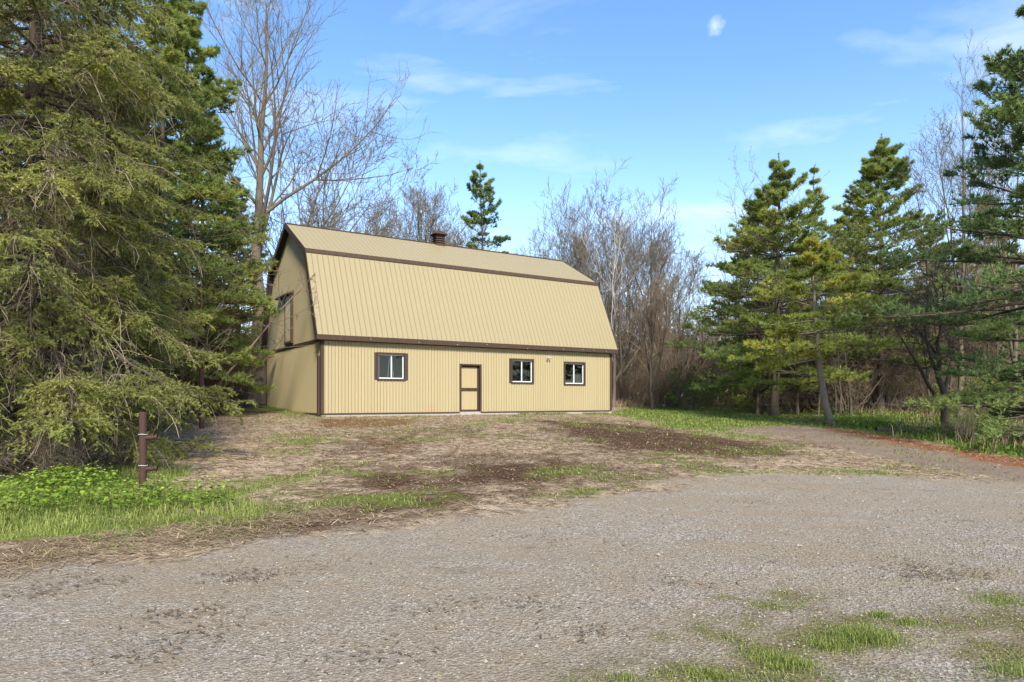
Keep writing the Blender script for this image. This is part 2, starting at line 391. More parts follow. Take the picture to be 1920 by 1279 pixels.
def Hs(X, Y):
    """height of the built ground sheet (bilinear)"""
    X = np.asarray(X, float); Y = np.asarray(Y, float)
    i = np.clip(np.searchsorted(gx, X)-1, 0, len(gx)-2); j = np.clip(np.searchsorted(gy, Y)-1, 0, len(gy)-2)
    u = (X-gx[i])/(gx[i+1]-gx[i]); v = (Y-gy[j])/(gy[j+1]-gy[j])
    return GZ[i,j]*(1-u)*(1-v) + GZ[i+1,j]*u*(1-v) + GZ[i,j+1]*(1-u)*v + GZ[i+1,j+1]*u*v

def ground_mat():
    m = NT('ground_cover', .95); m.b.inputs['Specular IOR Level'].default_value = .03
    A = m.attr('zone_a'); B = m.attr('zone_b'); C = m.attr('zone_c')
    v = m.coord()
    st = m.voro(v, 46); st2 = m.voro(v, 105); big = m.noise(v, .45, 5, .6); mid = m.noise(v, 2.6, 6, .65); fine = m.noise(v, 34, 5, .75)
    sp1 = m.n('ShaderNodeSeparateColor'); m.put(sp1.inputs[0], st); sp2 = m.n('ShaderNodeSeparateColor'); m.put(sp2.inputs[0], st2)
    stone = m.math('ADD', m.math('MULTIPLY', sp1.outputs[0], .55), m.math('MULTIPLY', sp2.outputs[1], .45))
    grav = m.ramp(stone, (.10, (.10, .080, .060)), (.40, (.245, .209, .164)), (.65, (.335, .29, .234)), (.82, (.45, .398, .33)), (.96, (.62, .565, .49)))
    fines = m.ramp(fine, (.3, (.165, .121, .080)), (.52, (.29, .228, .160)), (.72, (.46, .388, .295)))
    lane = m.noise(m.coord((.10, .55, 1), (0, 0, -.42)), 2.2, 4, .6)
    big = m.math('ADD', m.math('MULTIPLY', big, .45), m.math('MULTIPLY', lane, .55))
    g = m.mix(m.ramp(m.math('ADD', m.math('MULTIPLY', big, .7), m.math('MULTIPLY', mid, .4)), (.46, .05), (.62, .95)), grav, fines)
    g = m.mix(m.ramp(m.noise(v, 1.1, 6, .7), (.60, 0), (.72, .55)), g, (.085, .068, .052))
    # field: straw, chaff and earth
    vs = m.coord((3.2, 1, 1), (0, 0, .7)); vs2 = m.coord((1, 3.0, 1), (0, 0, -.4))
    ch = m.math('ADD', m.math('MULTIPLY', m.noise(vs, 15, 6, .75), .5), m.math('MULTIPLY', m.noise(vs2, 26, 5, .75), .5))
    field = m.ramp(ch, (.36, (.12, .078, .050)), (.44, (.33, .228, .140)), (.52, (.51, .38, .248)), (.64, (.70, .56, .40)))
    soil = m.ramp(m.noise(v, 22, 6, .75), (.35, (.034, .019, .012)), (.55, (.098, .056, .034)), (.74, (.29, .195, .125)))
    field = m.mix(m.ramp(m.noise(v, 5.5, 6, .75), (.42, .9), (.58, 0)), field, (.105, .070, .045)); field = m.mix(m.ramp(m.noise(v, 1.7, 5, .7), (.50, 0), (.70, .55)), field, (.46, .37, .27))
    c = m.mix(B[0], field, soil)
    # green
    gn = m.ramp(m.noise(v, 28, 5, .75), (.3, (.065, .090, .020)), (.55, (.165, .215, .036)), (.75, (.29, .32, .075)))
    c = m.mix(m.math('MULTIPLY', B[1], .80), c, gn)
    c = m.mix(m.math('MULTIPLY', A[1], .92), c, gn)
    mo = m.ramp(m.noise(v, 12, 5, .7), (.35, (.06, .05, .018)), (.6, (.23, .105, .035)))
    c = m.mix(m.math('MULTIPLY', B[2], .8), c, mo)
    ff = m.ramp(m.noise(v, 5, 6, .7), (.3, (.035, .028, .018)), (.55, (.085, .075, .035)), (.75, (.11, .135, .035)))
    c = m.mix(A[2], c, ff)
    tr = m.ramp(stone, (.1, (.10, .076, .056)), (.6, (.245, .195, .146)), (.95, (.40, .335, .265)))
    tr = m.mix(m.ramp(mid, (.40, .1), (.60, .85)), tr, (.21, .150, .100))
    c = m.mix(C[0], c, tr)
    ru = m.ramp(m.noise(v, 16, 6, .75), (.3, (.12, .045, .022)), (.65, (.31, .115, .048)))
    c = m.mix(m.math('MULTIPLY', C[1], .9), c, ru)
    c = m.mix(A[0], c, g)
    ms = m.ramp(m.noise(v, 19, 6, .75), (.35, (.085, .060, .034)), (.55, (.150, .130, .042)), (.75, (.24, .245, .060)))
    c = m.mix(m.math('MULTIPLY', C[2], .80), c, ms)
    m.color(c)
    hgt = m.math('ADD', m.math('MULTIPLY', m.voro(v, 46, 'Distance'), .6), m.math('ADD', m.math('MULTIPLY', fine, .8), m.math('MULTIPLY', ch, .7)))
    m.bump(hgt, .85, .03)
    return m.m
M_ground = ground_mat()
one = np.ones(GX.size); fl = lambda k: zz[k].ravel()
za = np.stack([fl('gravel'), np.maximum(fl('lawn'), fl('leftg')), fl('forest')*(1-.85*fl('lawn')), one], 1)
zb_ = np.stack([fl('soil'), fl('green'), fl('moss'), one], 1)
zc_ = np.stack([fl('track'), fl('rust'), fl('br'), one], 1)
V = np.stack([GX, GY, GZ], -1).reshape(-1, 3)
ni, nj = len(gx), len(gy)
I, J = np.meshgrid(np.arange(ni-1), np.arange(nj-1), indexing='ij')
Q = np.stack([I*nj+J, (I+1)*nj+J, (I+1)*nj+J+1, I*nj+J+1], -1).reshape(-1, 4)
def fav(k): return zz[k].ravel()[Q].mean(1)
isg = fav('gravel') > .5; ist = (fav('track') > .5) & ~isg; isl = (fav('lawn') > .5) & ~isg & ~ist
isf = (fav('forest') > .5) & ~isg & ~ist & ~isl
def sub(name, mask):
    q = Q[mask]; u, inv = np.unique(q.ravel(), return_inverse=True)
    me = mesh_from(name, V[u], None, inv.reshape(-1, 4), None, M_ground, True, {'zone_a': za[u], 'zone_b': zb_[u], 'zone_c': zc_[u]})
    return link(name, me, None, 'structure')
sub('gravel_driveway', isg); sub('dirt_track', ist); sub('lawn', isl); sub('forest_floor', isf); sub('ground', ~(isg | ist | isl | isf))

# ------------------------------------------------------------------ barn
TH = .5675; BX, BY, BZ = -7.546, 27.0, CAM_H - .682
W_, L_ = 9.2085, 14.97
barn = thing('barn', 'cream metal clad barn with brown trim and tall gambrel roof', 'barn', (BX, BY, BZ), TH)
OL = .245; VE, ZE = -.24, 3.24; VK, ZK = 1.398, 6.86; ZR = 8.61; VM = W_/2
WALL_TOP = 3.05

def strip_mesh(name, prof, length, e_a, e_out, e_len, mat, org=(0, 0, 0)):
    """ribbed strip: prof = [(a, out)...]; closed prism along e_len"""
    e_a, e_out, e_len = map(np.array, (e_a, e_out, e_len))
    pts = [a*e_a + o*e_out for a, o in prof]
    pts += [prof[-1][0]*e_a - .012*e_out, prof[0][0]*e_a - .012*e_out]
    g = Geo(); g.prism(np.array(pts) + np.array(org), None, np.array(e_len)*length)
    return g.mesh(name, mat)

RP = .2286
n_roof = int(round((L_ + 2*OL)/RP)); RPp = (L_ + 2*OL)/n_roof
prof_roof = [(0, 0), (RPp-.034, 0), (RPp-.030, .017), (RPp-.017, .017), (RPp-.013, 0)]
def nrm2(a): a = np.array(a, float); return a/np.linalg.norm(a)
roofg = Geo()
t_lo = nrm2((VK-VE, ZK-ZE)); n_lo = np.array([-t_lo[1], t_lo[0]]); t_up = nrm2((VM-VK, ZR-ZK)); n_up = np.array([-t_up[1], t_up[0]])
outer = [(VE, ZE), (VK, ZK), (VM, ZR), (W_-VK, ZK), (W_-VE, ZE)]
inner = [(VE+.10, ZE-.16), (VK+.085, ZK-.10), (VM, ZR-.137), (W_-VK-.085, ZK-.10), (W_-VE-.10, ZE-.16)]
for i in range(4):
    a, b, c, d = outer[i], outer[i+1], inner[i+1], inner[i]
    roofg.prism([(-OL, *a), (-OL, *d), (-OL, *c), (-OL, *b)], 0, (L_+2*OL, 0, 0))
roof = link('roof', roofg.mesh('roof', M_brown_dark), barn)
len_lo = math.hypot(VK-VE, ZK-ZE); len_up = math.hypot(VM-VK, ZR-ZK)
def v3(p): return np.array([0, p[0], p[1]])
lo_me = strip_mesh('roof_panel', prof_roof, len_lo+.03-.10, (1,0,0), v3(n_lo), v3(t_lo), M_cream_roof, v3(np.array([VE,ZE]) + n_lo*.016 - t_lo*.03))
prof_up = [(0, 0), (RPp-.030, 0), (RPp-.026, .013), (RPp-.012, .013), (RPp-.008, 0)]
up_me = strip_mesh('roof_panel', prof_up, len_up+.02-.06, (1,0,0), v3(n_up), v3(t_up), M_cream_roof, v3(np.array([VK,ZK]) + n_up*.016 - t_up*.02))
for me in (lo_me, up_me):
    for i in range(n_roof):
        o = link('roof_panel', me, roof); o.location = (-OL + i*RPp, 0, 0)
# rear slopes: one ribbed sheet each
g = Geo()
for (v0, z0, v1, z1) in ((W_-VE, ZE, W_-VK, ZK), (W_-VK, ZK, VM, ZR)):
    t = nrm2((v1-v0, z1-z0)); n = np.array([t[1], -t[0]]); ln = math.hypot(v1-v0, z1-z0)
    for i in range(n_roof):
        p = [(a, o) for a, o in prof_roof] + [(prof_roof[-1][0], -.012), (0, -.012)]
        pts = [np.array([-OL+i*RPp+a, 0, 0]) + v3(np.array([v0, z0]) + n*(.016+o)) for a, o in p]
        g.prism(pts[::-1], None, v3(t)*(ln-.07))
o = link('rear_roof_sheet', g.mesh('rear_roof_sheet', M_cream_roof), roof, 'stuff')
# ridge cap, knuckle flashing, fascia, rake boards
g = Geo()
for sgn in (1, -1):
    tt = np.array([-t_up[0]*sgn, -t_up[1]]); nn = np.array([-t_up[1]*sgn, t_up[0]])
    c = np.array([VM, ZR])
    q = [c + nn*.050, c + tt*.14 + nn*.050, c + tt*.14 + nn*.020, c + nn*.020]
    g.prism([(-OL-.03, *p) for p in (q if sgn > 0 else q[::-1])], 0, (L_+2*OL+.06, 0, 0))
link('ridge_cap', g.mesh('ridge_cap', M_brown), roof)
for sgn in (0, 1):
    g = Geo()
    fx = (lambda p: (p[0], p[1])) if sgn == 0 else (lambda p: (W_-p[0], p[1]))
    K = np.array([VK, ZK])
    q = [K + t_up*.03 + n_up*.052, K + n_lo*.046 + np.array([-.02, .02]), K - t_lo*.17 + n_lo*.052, K - t_lo*.17 + n_lo*.020, K + n_lo*.020, K + t_up*.03 + n_up*.020]
    q = [fx(p) for p in q]
    g.prism([(-OL-.02, *p) for p in (q if sgn == 0 else q[::-1])], 0, (L_+2*OL+.04, 0, 0))
    link('break_flashing', g.mesh('break_flashing', M_brown), roof)
    g = Geo(); v0 = VE-.035 if sgn == 0 else W_-VE
    g.box((-OL-.035, v0, 3.035), (L_+OL+.035, v0+.033, ZE-.005))
    link('fascia_board', g.mesh('fascia_board', M_brown), barn)
    g = Geo(); a, b = (VE+.001, -.025) if sgn == 0 else (W_+.025, W_-VE-.001)
    g.box((-OL, a, 3.045), (L_+OL, b, 3.065))
    link('soffit', g.mesh('soffit', M_brown_dark), barn)
for u0, u1 in ((-OL-.032, -OL-.001), (L_+OL+.001, L_+OL+.032)):
    for i in range(4):
        a, b = np.array(outer[i]), np.array(outer[i+1]); t = nrm2(b-a); n = np.array([-t[1], t[0]])
        ca, cb = np.array(inner[i]), np.array(inner[i+1])
        g = Geo(); lo = lambda o, c: o + (c-o)*1.55
        q = [a + n*.045, lo(a, ca), lo(b, cb), b + n*.045]
        g.prism([(u0, *p) for p in q], 0, (u1-u0, 0, 0))
        link('rake_board', g.mesh('rake_board', M_brown), barn)

# small scuffs of bare metal along the eave board
g = Geo()
for u_ in (1.9, 4.05, 5.9, 7.4, 9.6, 11.7, 12.9, 13.6, 14.4):
    g.prism([(u_, VE-.0365, 3.10+.05*sin(u_*7)), (u_+.06, VE-.0365, 3.095+.05*sin(u_*7)), (u_+.05, VE-.0365, 3.125+.05*sin(u_*7))], None, (0, .0012, 0))
link('paint_scuffs', g.mesh('paint_scuffs', M_grey_metal), barn, 'stuff')

# walls
WINS = [(2.33, 3.56, 1.50, 2.605), (8.90, 10.14, 1.447, 2.563), (11.98, 13.26, 1.406, 2.505)]
DOOR = (6.22, 7.24, .13, 2.235)
openings = WINS + [(DOOR[0], DOOR[1], 0.0, DOOR[3])]
g = Geo(); us = sorted({0, L_} | {a for o in openings for a in o[:2]})
for a, b in zip(us[:-1], us[1:]):
    zs = [(0.0, 3.5)]
    for o in openings:
        if o[0] <= a and b <= o[1]: zs = [(0.0, o[2]), (o[3], 3.5)]
    for z0, z1 in zs:
        if z1-z0 > .01: g.box((a, 0.0, z0), (b, .12, z1))
front = link('wall', g.mesh('wall', M_brown_dark), barn)
WP = L_/109
prof_w = [(0, 0), (WP*.60, 0), (WP*.66, .010), (WP*.84, .010), (WP-.0135, 0)]
cache = {}
for i in range(109):
    a, b = i*WP, (i+1)*WP; segs = [(.12, WALL_TOP-.03)]
    for o in openings:
        if b > o[0]-.02 and a < o[1]+.02:
            new = []
            for z0, z1 in segs:
                if z0 < o[2]-.02: new.append((z0, o[2]-.02))
                if z1 > o[3]+.02: new.append((o[3]+.02, z1))
            segs = new
    for z0, z1 in segs:
        key = (z0, z1)
        if key not in cache:
            gg = Geo(); p = prof_w + [(prof_w[-1][0], -.012), (0, -.012)]
            gg.prism([(x, -.014-o2, z0) for x, o2 in p], None, (0, 0, z1-z0))
            cache[key] = gg.mesh('wall_panel', None)
        o = link('wall_panel', cache[key], front); o.location = (a, 0, 0)
def wallsteel():
    m = NT('cream_wall_steel', .45)
    n = m.noise(m.coord(kind='Generated'), .9, 4)
    geo = m.n('ShaderNodeNewGeometry'); vt = m.n('ShaderNodeVectorTransform', vector_type='POINT', convert_from='WORLD', convert_to='WORLD')
    sub_ = m.n('ShaderNodeVectorMath', operation='SUBTRACT'); m.t.links.new(geo.outputs['Position'], sub_.inputs[0]); sub_.inputs[1].default_value = (BX, BY, BZ)
    mp = m.n('ShaderNodeMapping'); mp.inputs['Rotation'].default_value = (0, 0, -TH); m.t.links.new(sub_.outputs[0], mp.inputs[0])
    P = mp.outputs[0]; sp = m.n('ShaderNodeSeparateXYZ'); m.t.links.new(P, sp.inputs[0])
    big = m.noise(P, .8, 5, .6)
    mp2 = m.n('ShaderNodeMapping'); mp2.inputs['Scale'].default_value = (9, 9, .7); m.t.links.new(P, mp2.inputs[0]); streak = m.noise(mp2.outputs[0], 1, 5, .6)
    c = m.mix(m.math('MULTIPLY', big, .25), (.375, .311, .176), (.31, .25, .136))
    # each sheet weathered a little differently
    wn_ = m.n('ShaderNodeTexWhiteNoise', noise_dimensions='1D'); m.put(wn_.inputs['W'], m.math('FLOOR', m.math('DIVIDE', sp.outputs[0], WP)))
    c = m.mix(m.math('MULTIPLY', wn_.outputs['Value'], .16), c, (.28, .215, .115))
    # rusty splash stain near the foot of the wall, left of the door, and dirt along the base
    dx = m.math('DIVIDE', m.math('SUBTRACT', sp.outputs[0], 4.75), .42); dz = m.math('DIVIDE', sp.outputs[2], .55)
    d = m.math('ADD', m.math('MULTIPLY', dx, dx), m.math('MULTIPLY', dz, dz))
    spot = m.math('MULTIPLY', m.math('SUBTRACT', 1.0, d, True), m.ramp(streak, (.35, .2), (.65, 1)))
    c = m.mix(m.math('MULTIPLY', spot, .55), c, (.42, .20, .07))
    foot = m.math('MULTIPLY', m.math('SUBTRACT', 1.0, m.math('DIVIDE', sp.outputs[2], .7), True), m.ramp(streak, (.4, 0), (.7, 1)))
    c = m.mix(m.math('MULTIPLY', foot, .35), c, (.30, .22, .13))
    m.color(c); m.b.inputs['Specular IOR Level'].default_value = .18; m.b.inputs['Roughness'].default_value = .6
    return m.m
M_wall = wallsteel()
for me in cache.values(): me.materials.append(M_wall)

gable_out = [(0, 0), (0, 3.47), (1.47, 6.73), (VM, 8.46), (W_-1.47, 6.73), (W_, 3.47), (W_, 0)]
def gable_top(v): return float(np.interp(v, [0, 1.47, VM, W_-1.47, W_], [3.47, 6.73, 8.46, 6.73, 3.47]))
GPN = 66; GP = W_/GPN
for end in (0, 1):
    g = Geo(); u0 = .0 if end == 0 else L_-.12
    g.prism([(u0, v, z) for v, z in gable_out], 0, (.12, 0, 0))
    gw = link('gable_wall', g.mesh('gable_wall', M_brown_dark), barn)
    su = -1 if end == 0 else 1; ub = -.014 if end == 0 else L_+.014
    def sheet(gg, v0, z0, z1a, z1b, shallow):
        hgt = .006 if shallow else .011
        p = [(0, 0), (GP*.55, 0), (GP*.64, hgt), (GP*.80, hgt), (GP*.88, 0), (GP-.005, 0), (GP-.005, -.012), (0, -.012)]
        n = len(p); lo_ = [(ub + su*o2, v0+a, z0) for a, o2 in p]; hi = [(ub + su*o2, v0+a, z1a+(z1b-z1a)*a/GP) for a, o2 in p]
        Vv = np.array(lo_+hi); Qq = [(k, (k+1) % n, n+(k+1) % n, n+k) for k in range(n)]
        T = [(0, k+1, k) for k in range(1, n-1)] + [(n, n+k, n+k+1) for k in range(1, n-1)]
        gg.add(Vv, T=T, Q=Qq)
    joined = Geo()
    for i in range(GPN):
        v0 = i*GP
        if end == 0:
            ga = Geo(); sheet(ga, v0, .12, 2.98, 2.98, False); link('gable_panel', ga.mesh('gable_panel', M_wall), gw)
            gb = Geo(); sheet(gb, v0, 3.12, gable_top(v0)-.03, gable_top(v0+GP)-.03, True); link('gable_panel', gb.mesh('gable_panel', M_wall), gw)
        else:
            sheet(joined, v0, .12, gable_top(v0)-.03, gable_top(v0+GP)-.03, True)
    if end == 1: link('ribbed_siding', joined.mesh('ribbed_siding', M_wall), gw, 'stuff')
g = Geo(); g.box((0, W_-.12, 0), (L_, W_, 3.5)); rear = link('rear_wall', g.mesh('rear_wall', M_brown_dark), barn)
g = Geo()
for i in range(109):
    p = prof_w + [(prof_w[-1][0], -.012), (0, -.012)]
    g.prism([(i*WP+x, W_+.014+o2, .12) for x, o2 in p][::-1], None, (0, 0, WALL_TOP-.15))
link('ribbed_siding', g.mesh('ribbed_siding', M_wall), rear, 'stuff')
def part(name, mat, *boxes, parent=barn, bev=0):
    g = Geo()
    for a, b in boxes: g.box(a, b)
    return link(name, g.mesh(name, mat), parent)
part('band_board', M_brown, ((-.045, -.02, 2.985), (-.0285, W_+.02, 3.11)))
part('corner_trim', M_brown, ((-.050, -.050, .10), (.085, -.0345, 3.03)), ((-.050, -.0345, .10), (-.0285, .085, 2.98)))
part('corner_trim', M_brown, ((L_-.085, -.050, .10), (L_+.050, -.0345, 3.03)), ((L_+.0285, -.0345, .10), (L_+.050, .085, 3.03)))
part('corner_trim', M_brown, ((-.050, W_-.06, .10), (-.0285, W_+.045, 2.98)), ((-.0285, W_+.0345, .10), (.06, W_+.050, 3.03)))
part('door_edge_board', plain('red_brown_board', (.045, .022, .018), .8), ((-.11, .14, .05), (-.034, .27, 2.42)))
part('base_trim', M_brown_dark, ((.09, -.042, .065), (DOOR[0]-.10, -.005, .125)), ((DOOR[1]+.10, -.042, .065), (L_-.09, -.005, .125)))
part('base_trim', M_brown_dark, ((-.042, .09, .045), (-.005, W_-.07, .125)))
part('foundation', M_concrete, ((-.02, -.02, -.6), (L_+.02, .25, .060)), ((-.02, .25, -.6), (.25, W_+.02, .040)), ((L_-.25, .25, -.6), (L_+.02, W_+.02, .060)), ((.25, W_-.25, -.6), (L_-.25, W_+.02, .060)))
part('doorstep', M_concrete, ((DOOR[0]-.06, -.10, -.3), (DOOR[1]-.04, .30, .125)))

def ring(gg, u0, u1, z0, z1, t, v0, v1, foot=None):
    gg.box((u0, v0, z0), (u0+t, v1, z1)); gg.box((u1-t, v0, z0), (u1, v1, z1))
    gg.box((u0+t, v0, z1-t), (u1-t, v1, z1)); gg.box((u0+t, v0, z0), (u1-t, v1, z0+(foot if foot else t)))
for k, (u0, u1, z0, z1) in enumerate(WINS):
    g = Geo(); ring(g, u0-.03, u1+.03, z0-.03, z1+.03, .075, -.052, .15)
    ti = .048
    for i in range(9):   # the sill flashing follows the ribs below it
        a = u0 - .02 + (u1-u0+.04)*(i+.15)/9
        g.box((a, -.048, z0-.052), (a+.07, -.012, z0-.031))
    wnd = link('window', g.mesh('window', M_brown), barn)
    a, b, c, d = u0+ti, u1-ti, z0+ti, z1-ti
    g = Geo(); ring(g, a, b, c, d, .040, .045, .105)
    mid = (a+b)/2 + (.0 if k != 0 else .02); g.box((mid-.024, .042, c+.04), (mid+.024, .108, d-.04))
    link('sash_frame', g.mesh('sash_frame', M_white), wnd)
    for p0, p1, vv in ((a+.04, mid-.024, .066), (mid+.024, b-.04, .086)):
        g = Geo(); g.box((p0, vv, c+.04), (p1, vv+.006, d-.04)); link('pane', g.mesh('pane', M_glass), wnd)
    # curtain, then a dark sheet added to stand for the unlit room
    if k == 0:
        for s_ in (-1, 1):
            g = Geo(); x0 = mid + s_*.028
            g.prism([(x0, .13, d-.05), (x0+s_*.035, .13, d-.05), (x0+s_*.12, .13, c+.045), (x0+s_*.07, .13, c+.045)][::s_], None, (0, .02, 0))
            link('curtain', g.mesh('curtain', M_curtain), wnd)
    g = Geo(); g.box((u0-.3, .5, z0-.3), (u1+.3, .52, z1+.3)); link('dark_backing', g.mesh('dark_backing', plain('room_dark_backing', [(.05,.055,.055),(.055,.055,.065),(.04,.045,.045)][k], .9)), wnd)
# stable door in two leaves
u0, u1, z0, z1 = DOOR
g = Geo(); T_ = .085
g.box((u0-.05, -.055, z0), (u0+T_-.05, .17, z1+.03)); g.box((u1-T_+.05, -.055, z0-.03), (u1+.05, .17, z1+.03)); g.box((u0+T_-.05, -.055, z1-T_+.05), (u1-T_+.05, .17, z1+.03))
door = link('door', g.mesh('door', M_brown), barn)
a, b = u0+T_-.045, u1-T_+.045; zm = z0 + (z1-z0)*.47
for q0, q1 in ((z0+.02, zm-.006), (zm+.006, z1-T_+.04)):
    g = Geo(); ring(g, a, b, q0, q1, .07, .085, .135)
    leaf = link('door_leaf', g.mesh('door_leaf', M_brown), door)
    g = Geo(); n = 6; pw = (b-a-.14)/n
    for i in range(n):
        x = a+.07+i*pw
        p = [(0, 0), (pw*.6, 0), (pw*.68, .010), (pw*.84, .010), (pw*.92, 0), (pw-.002, 0), (pw-.002, -.012), (0, -.012)]
        g.prism([(x+aa, .100-o2, q0+.07) for aa, o2 in p], None, (0, 0, q1-q0-.14))
    leaf2 = link('door_panel', g.mesh('door_panel', M_cream), door)
# hayloft door on its track
g = Geo()
g.box((-.125, 4.10, 3.30), (-.03, 4.22, 5.40)); g.box((-.10, 5.28, 3.30), (-.03, 5.35, 5.40)); g.box((-.13, 4.10, 3.20), (-.03, 5.35, 3.30))
loft = link('loft_door', g.mesh('loft_door', M_brown), barn)
g = Geo()
for i in range(8):
    y0 = 4.22+i*.1325; g.box((-.075 - (.008 if i % 2 else 0), y0, 3.31), (-.03, y0+.130, 5.40))
link('door_panel', g.mesh('door_panel', M_cream), loft)
g = Geo(); g.prism([(-.24, 4.06, 5.40), (-.03, 4.06, 5.40), (-.03, 4.06, 5.56), (-.24, 4.06, 5.47)][::-1], None, (0, 2.52, 0))
link('track_hood', g.mesh('track_hood', M_brown), loft)
# louvred ridge vent
uc, vc = 7.43, VM
g = Geo(); g.box((uc-.26, vc-.26, 8.35), (uc+.26, vc+.26, 8.62)); vent = link('roof_vent', g.mesh('roof_vent', M_brown), barn)
g = Geo(); g.box((uc-.20, vc-.20, 8.62), (uc+.20, vc+.20, 9.08)); link('vent_core', g.mesh('vent_core', M_brown_dark), vent)
for z in (8.66, 8.77, 8.88, 8.99):
    g = Geo(); r0, r1 = .275, .215
    lo4 = [(uc+sx*r0, vc+sy*r0, z) for sx, sy in ((-1,-1),(1,-1),(1,1),(-1,1))]; hi4 = [(uc+sx*r1, vc+sy*r1, z+.075) for sx, sy in ((-1,-1),(1,-1),(1,1),(-1,1))]
    g.add(lo4+hi4, Q=[(0,3,2,1),(4,5,6,7),(0,1,5,4),(1,2,6,5),(2,3,7,6),(3,0,4,7)]); link('louvre', g.mesh('louvre', M_brown), vent)
g = Geo(); lo4 = [(uc+sx*.37, vc+sy*.37, 9.08) for sx, sy in ((-1,-1),(1,-1),(1,1),(-1,1))]; m4 = [(uc+sx*.33, vc+sy*.33, 9.13) for sx, sy in ((-1,-1),(1,-1),(1,1),(-1,1))]
g.add(lo4+m4+[(uc, vc, 9.36)], Q=[(0,3,2,1),(0,1,5,4),(1,2,6,5),(2,3,7,6),(3,0,4,7)], T=[(4,5,8),(5,6,8),(6,7,8),(7,4,8)])
g.box((uc-.03, vc-.03, 9.32), (uc+.03, vc+.03, 9.42)); link('vent_cap', g.mesh('vent_cap', M_brown), vent)
g = Geo(); g.box((11.42, VM+.1, 8.45), (11.75, VM+.4, 8.76)); link('vent_stub', g.mesh('vent_stub', M_brown), barn)
# flood lamp under the eave
lampg = Geo(); lampg.box((10.92, -.06, 2.62), (11.01, -.034, 2.72))
for sx in (-1, 1):
    P = np.array([[(10.965, -.06, 2.67), (10.965+sx*.05, -.12, 2.68), (10.965+sx*.08, -.19, 2.63)]]); lampg.chain(P, np.array([[.018, .026, .045]]), 8)
link('flood_lamp', lampg.mesh('flood_lamp', M_grey_metal), barn)
# metal flue at the far end
g = Geo(); c = (L_+.42, 3.6)
g.chain(np.array([[(c[0], c[1], 3.6), (c[0], c[1], 5.05)]]), np.array([[.10, .10]]), 12); g.chain(np.array([[(c[0], c[1], 5.05), (c[0], c[1], 5.12), (c[0], c[1], 5.20)]]), np.array([[.17, .17, .02]]), 12)
g.box((L_+.03, 3.55, 3.7), (L_+.42, 3.65, 3.8))
link('flue', g.mesh('flue', M_grey_metal), barn)

# ------------------------------------------------------------------ growing things
def interp(P, t):
    M = P.shape[1]; x = t*(M-1); i = np.clip(x.astype(int), 0, M-2); f = (x-i)[..., None]; b = np.arange(P.shape[0])[:, None]
    return P[b, i]*(1-f) + P[b, i+1]*f, norm(P[b, i+1]-P[b, i])
def interp1(R, t):
    M = R.shape[1]; x = t*(M-1); i = np.clip(x.astype(int), 0, M-2); f = x-i; b = np.arange(R.shape[0])[:, None]
    return R[b, i]*(1-f) + R[b, i+1]*f
def grow(rng, P, R, n, t0, t1, ang, angj, ratio, M=4, up=0.0, wob=.10, rr=.6, tip=.25, planar=0.0, taper_len=.6, rmin=.0, droop=0.0):
    B = P.shape[0]
    t = t0 + (t1-t0)*((np.arange(n)[None] + rng.random((B, n)))/n)
    p, d = interp(P, t); r = np.maximum(interp1(R, t)*rr, rmin)
    up3 = np.array([0, 0, 1.]); ref = np.where(np.abs(d[..., 2:3]) < .92, up3, np.array([1., 0, 0]))
    a1 = norm(np.cross(d, ref)); a2 = np.cross(a1, d)
    az = rng.random((B, 1))*6.283 + np.arange(n)[None]*2.4 + rng.normal(0, .5, (B, n))
    ca, sa = np.cos(az), np.sin(az)
    if planar > 0:
        side = np.where(np.arange(n)[None] % 2 == 0, 1., -1.)*np.ones((B, n))
        ca = side*planar + ca*(1-planar); sa = sa*(1-planar)
        nn = np.sqrt(ca**2+sa**2)+1e-6; ca, sa = ca/nn, sa/nn
    a = ang + angj*rng.normal(0, 1, (B, n))
    dr = np.cos(a)[..., None]*d + np.sin(a)[..., None]*(ca[..., None]*a1 + sa[..., None]*a2)
    Lp = np.linalg.norm(np.diff(P, axis=1), axis=-1).sum(1)[:, None]
    L = Lp*ratio*(1-taper_len*(t-t0)/max(t1-t0, 1e-6))*(.65 + .7*rng.random((B, n)))
    p = p.reshape(-1, 3); dr = dr.reshape(-1, 3); L = L.reshape(-1, 1); r = r.reshape(-1)
    pts = [p]
    for k in range(M-1):
        dr = norm(dr + np.array([0, 0, up/(M-1)]) + rng.normal(0, wob, dr.shape))
        p = p + dr*L/(M-1); pts.append(p)
    return np.stack(pts, 1), r[:, None]*np.linspace(1, tip, M)[None], t.reshape(-1)
def cat_(*a): return np.concatenate(a, 0)

def trunk_line(rng, Hh, M=14, wob=.03, lean=(0, 0), bend=0.0):
    z = np.linspace(0, 1, M); w1 = np.cumsum(rng.normal(0, wob, (M, 2)), 0); w1 -= w1[0]
    x = lean[0]*z + w1[:, 0] + bend*z*z; y = lean[1]*z + w1[:, 1]
    return np.stack([x, y, z*Hh], 1)[None]

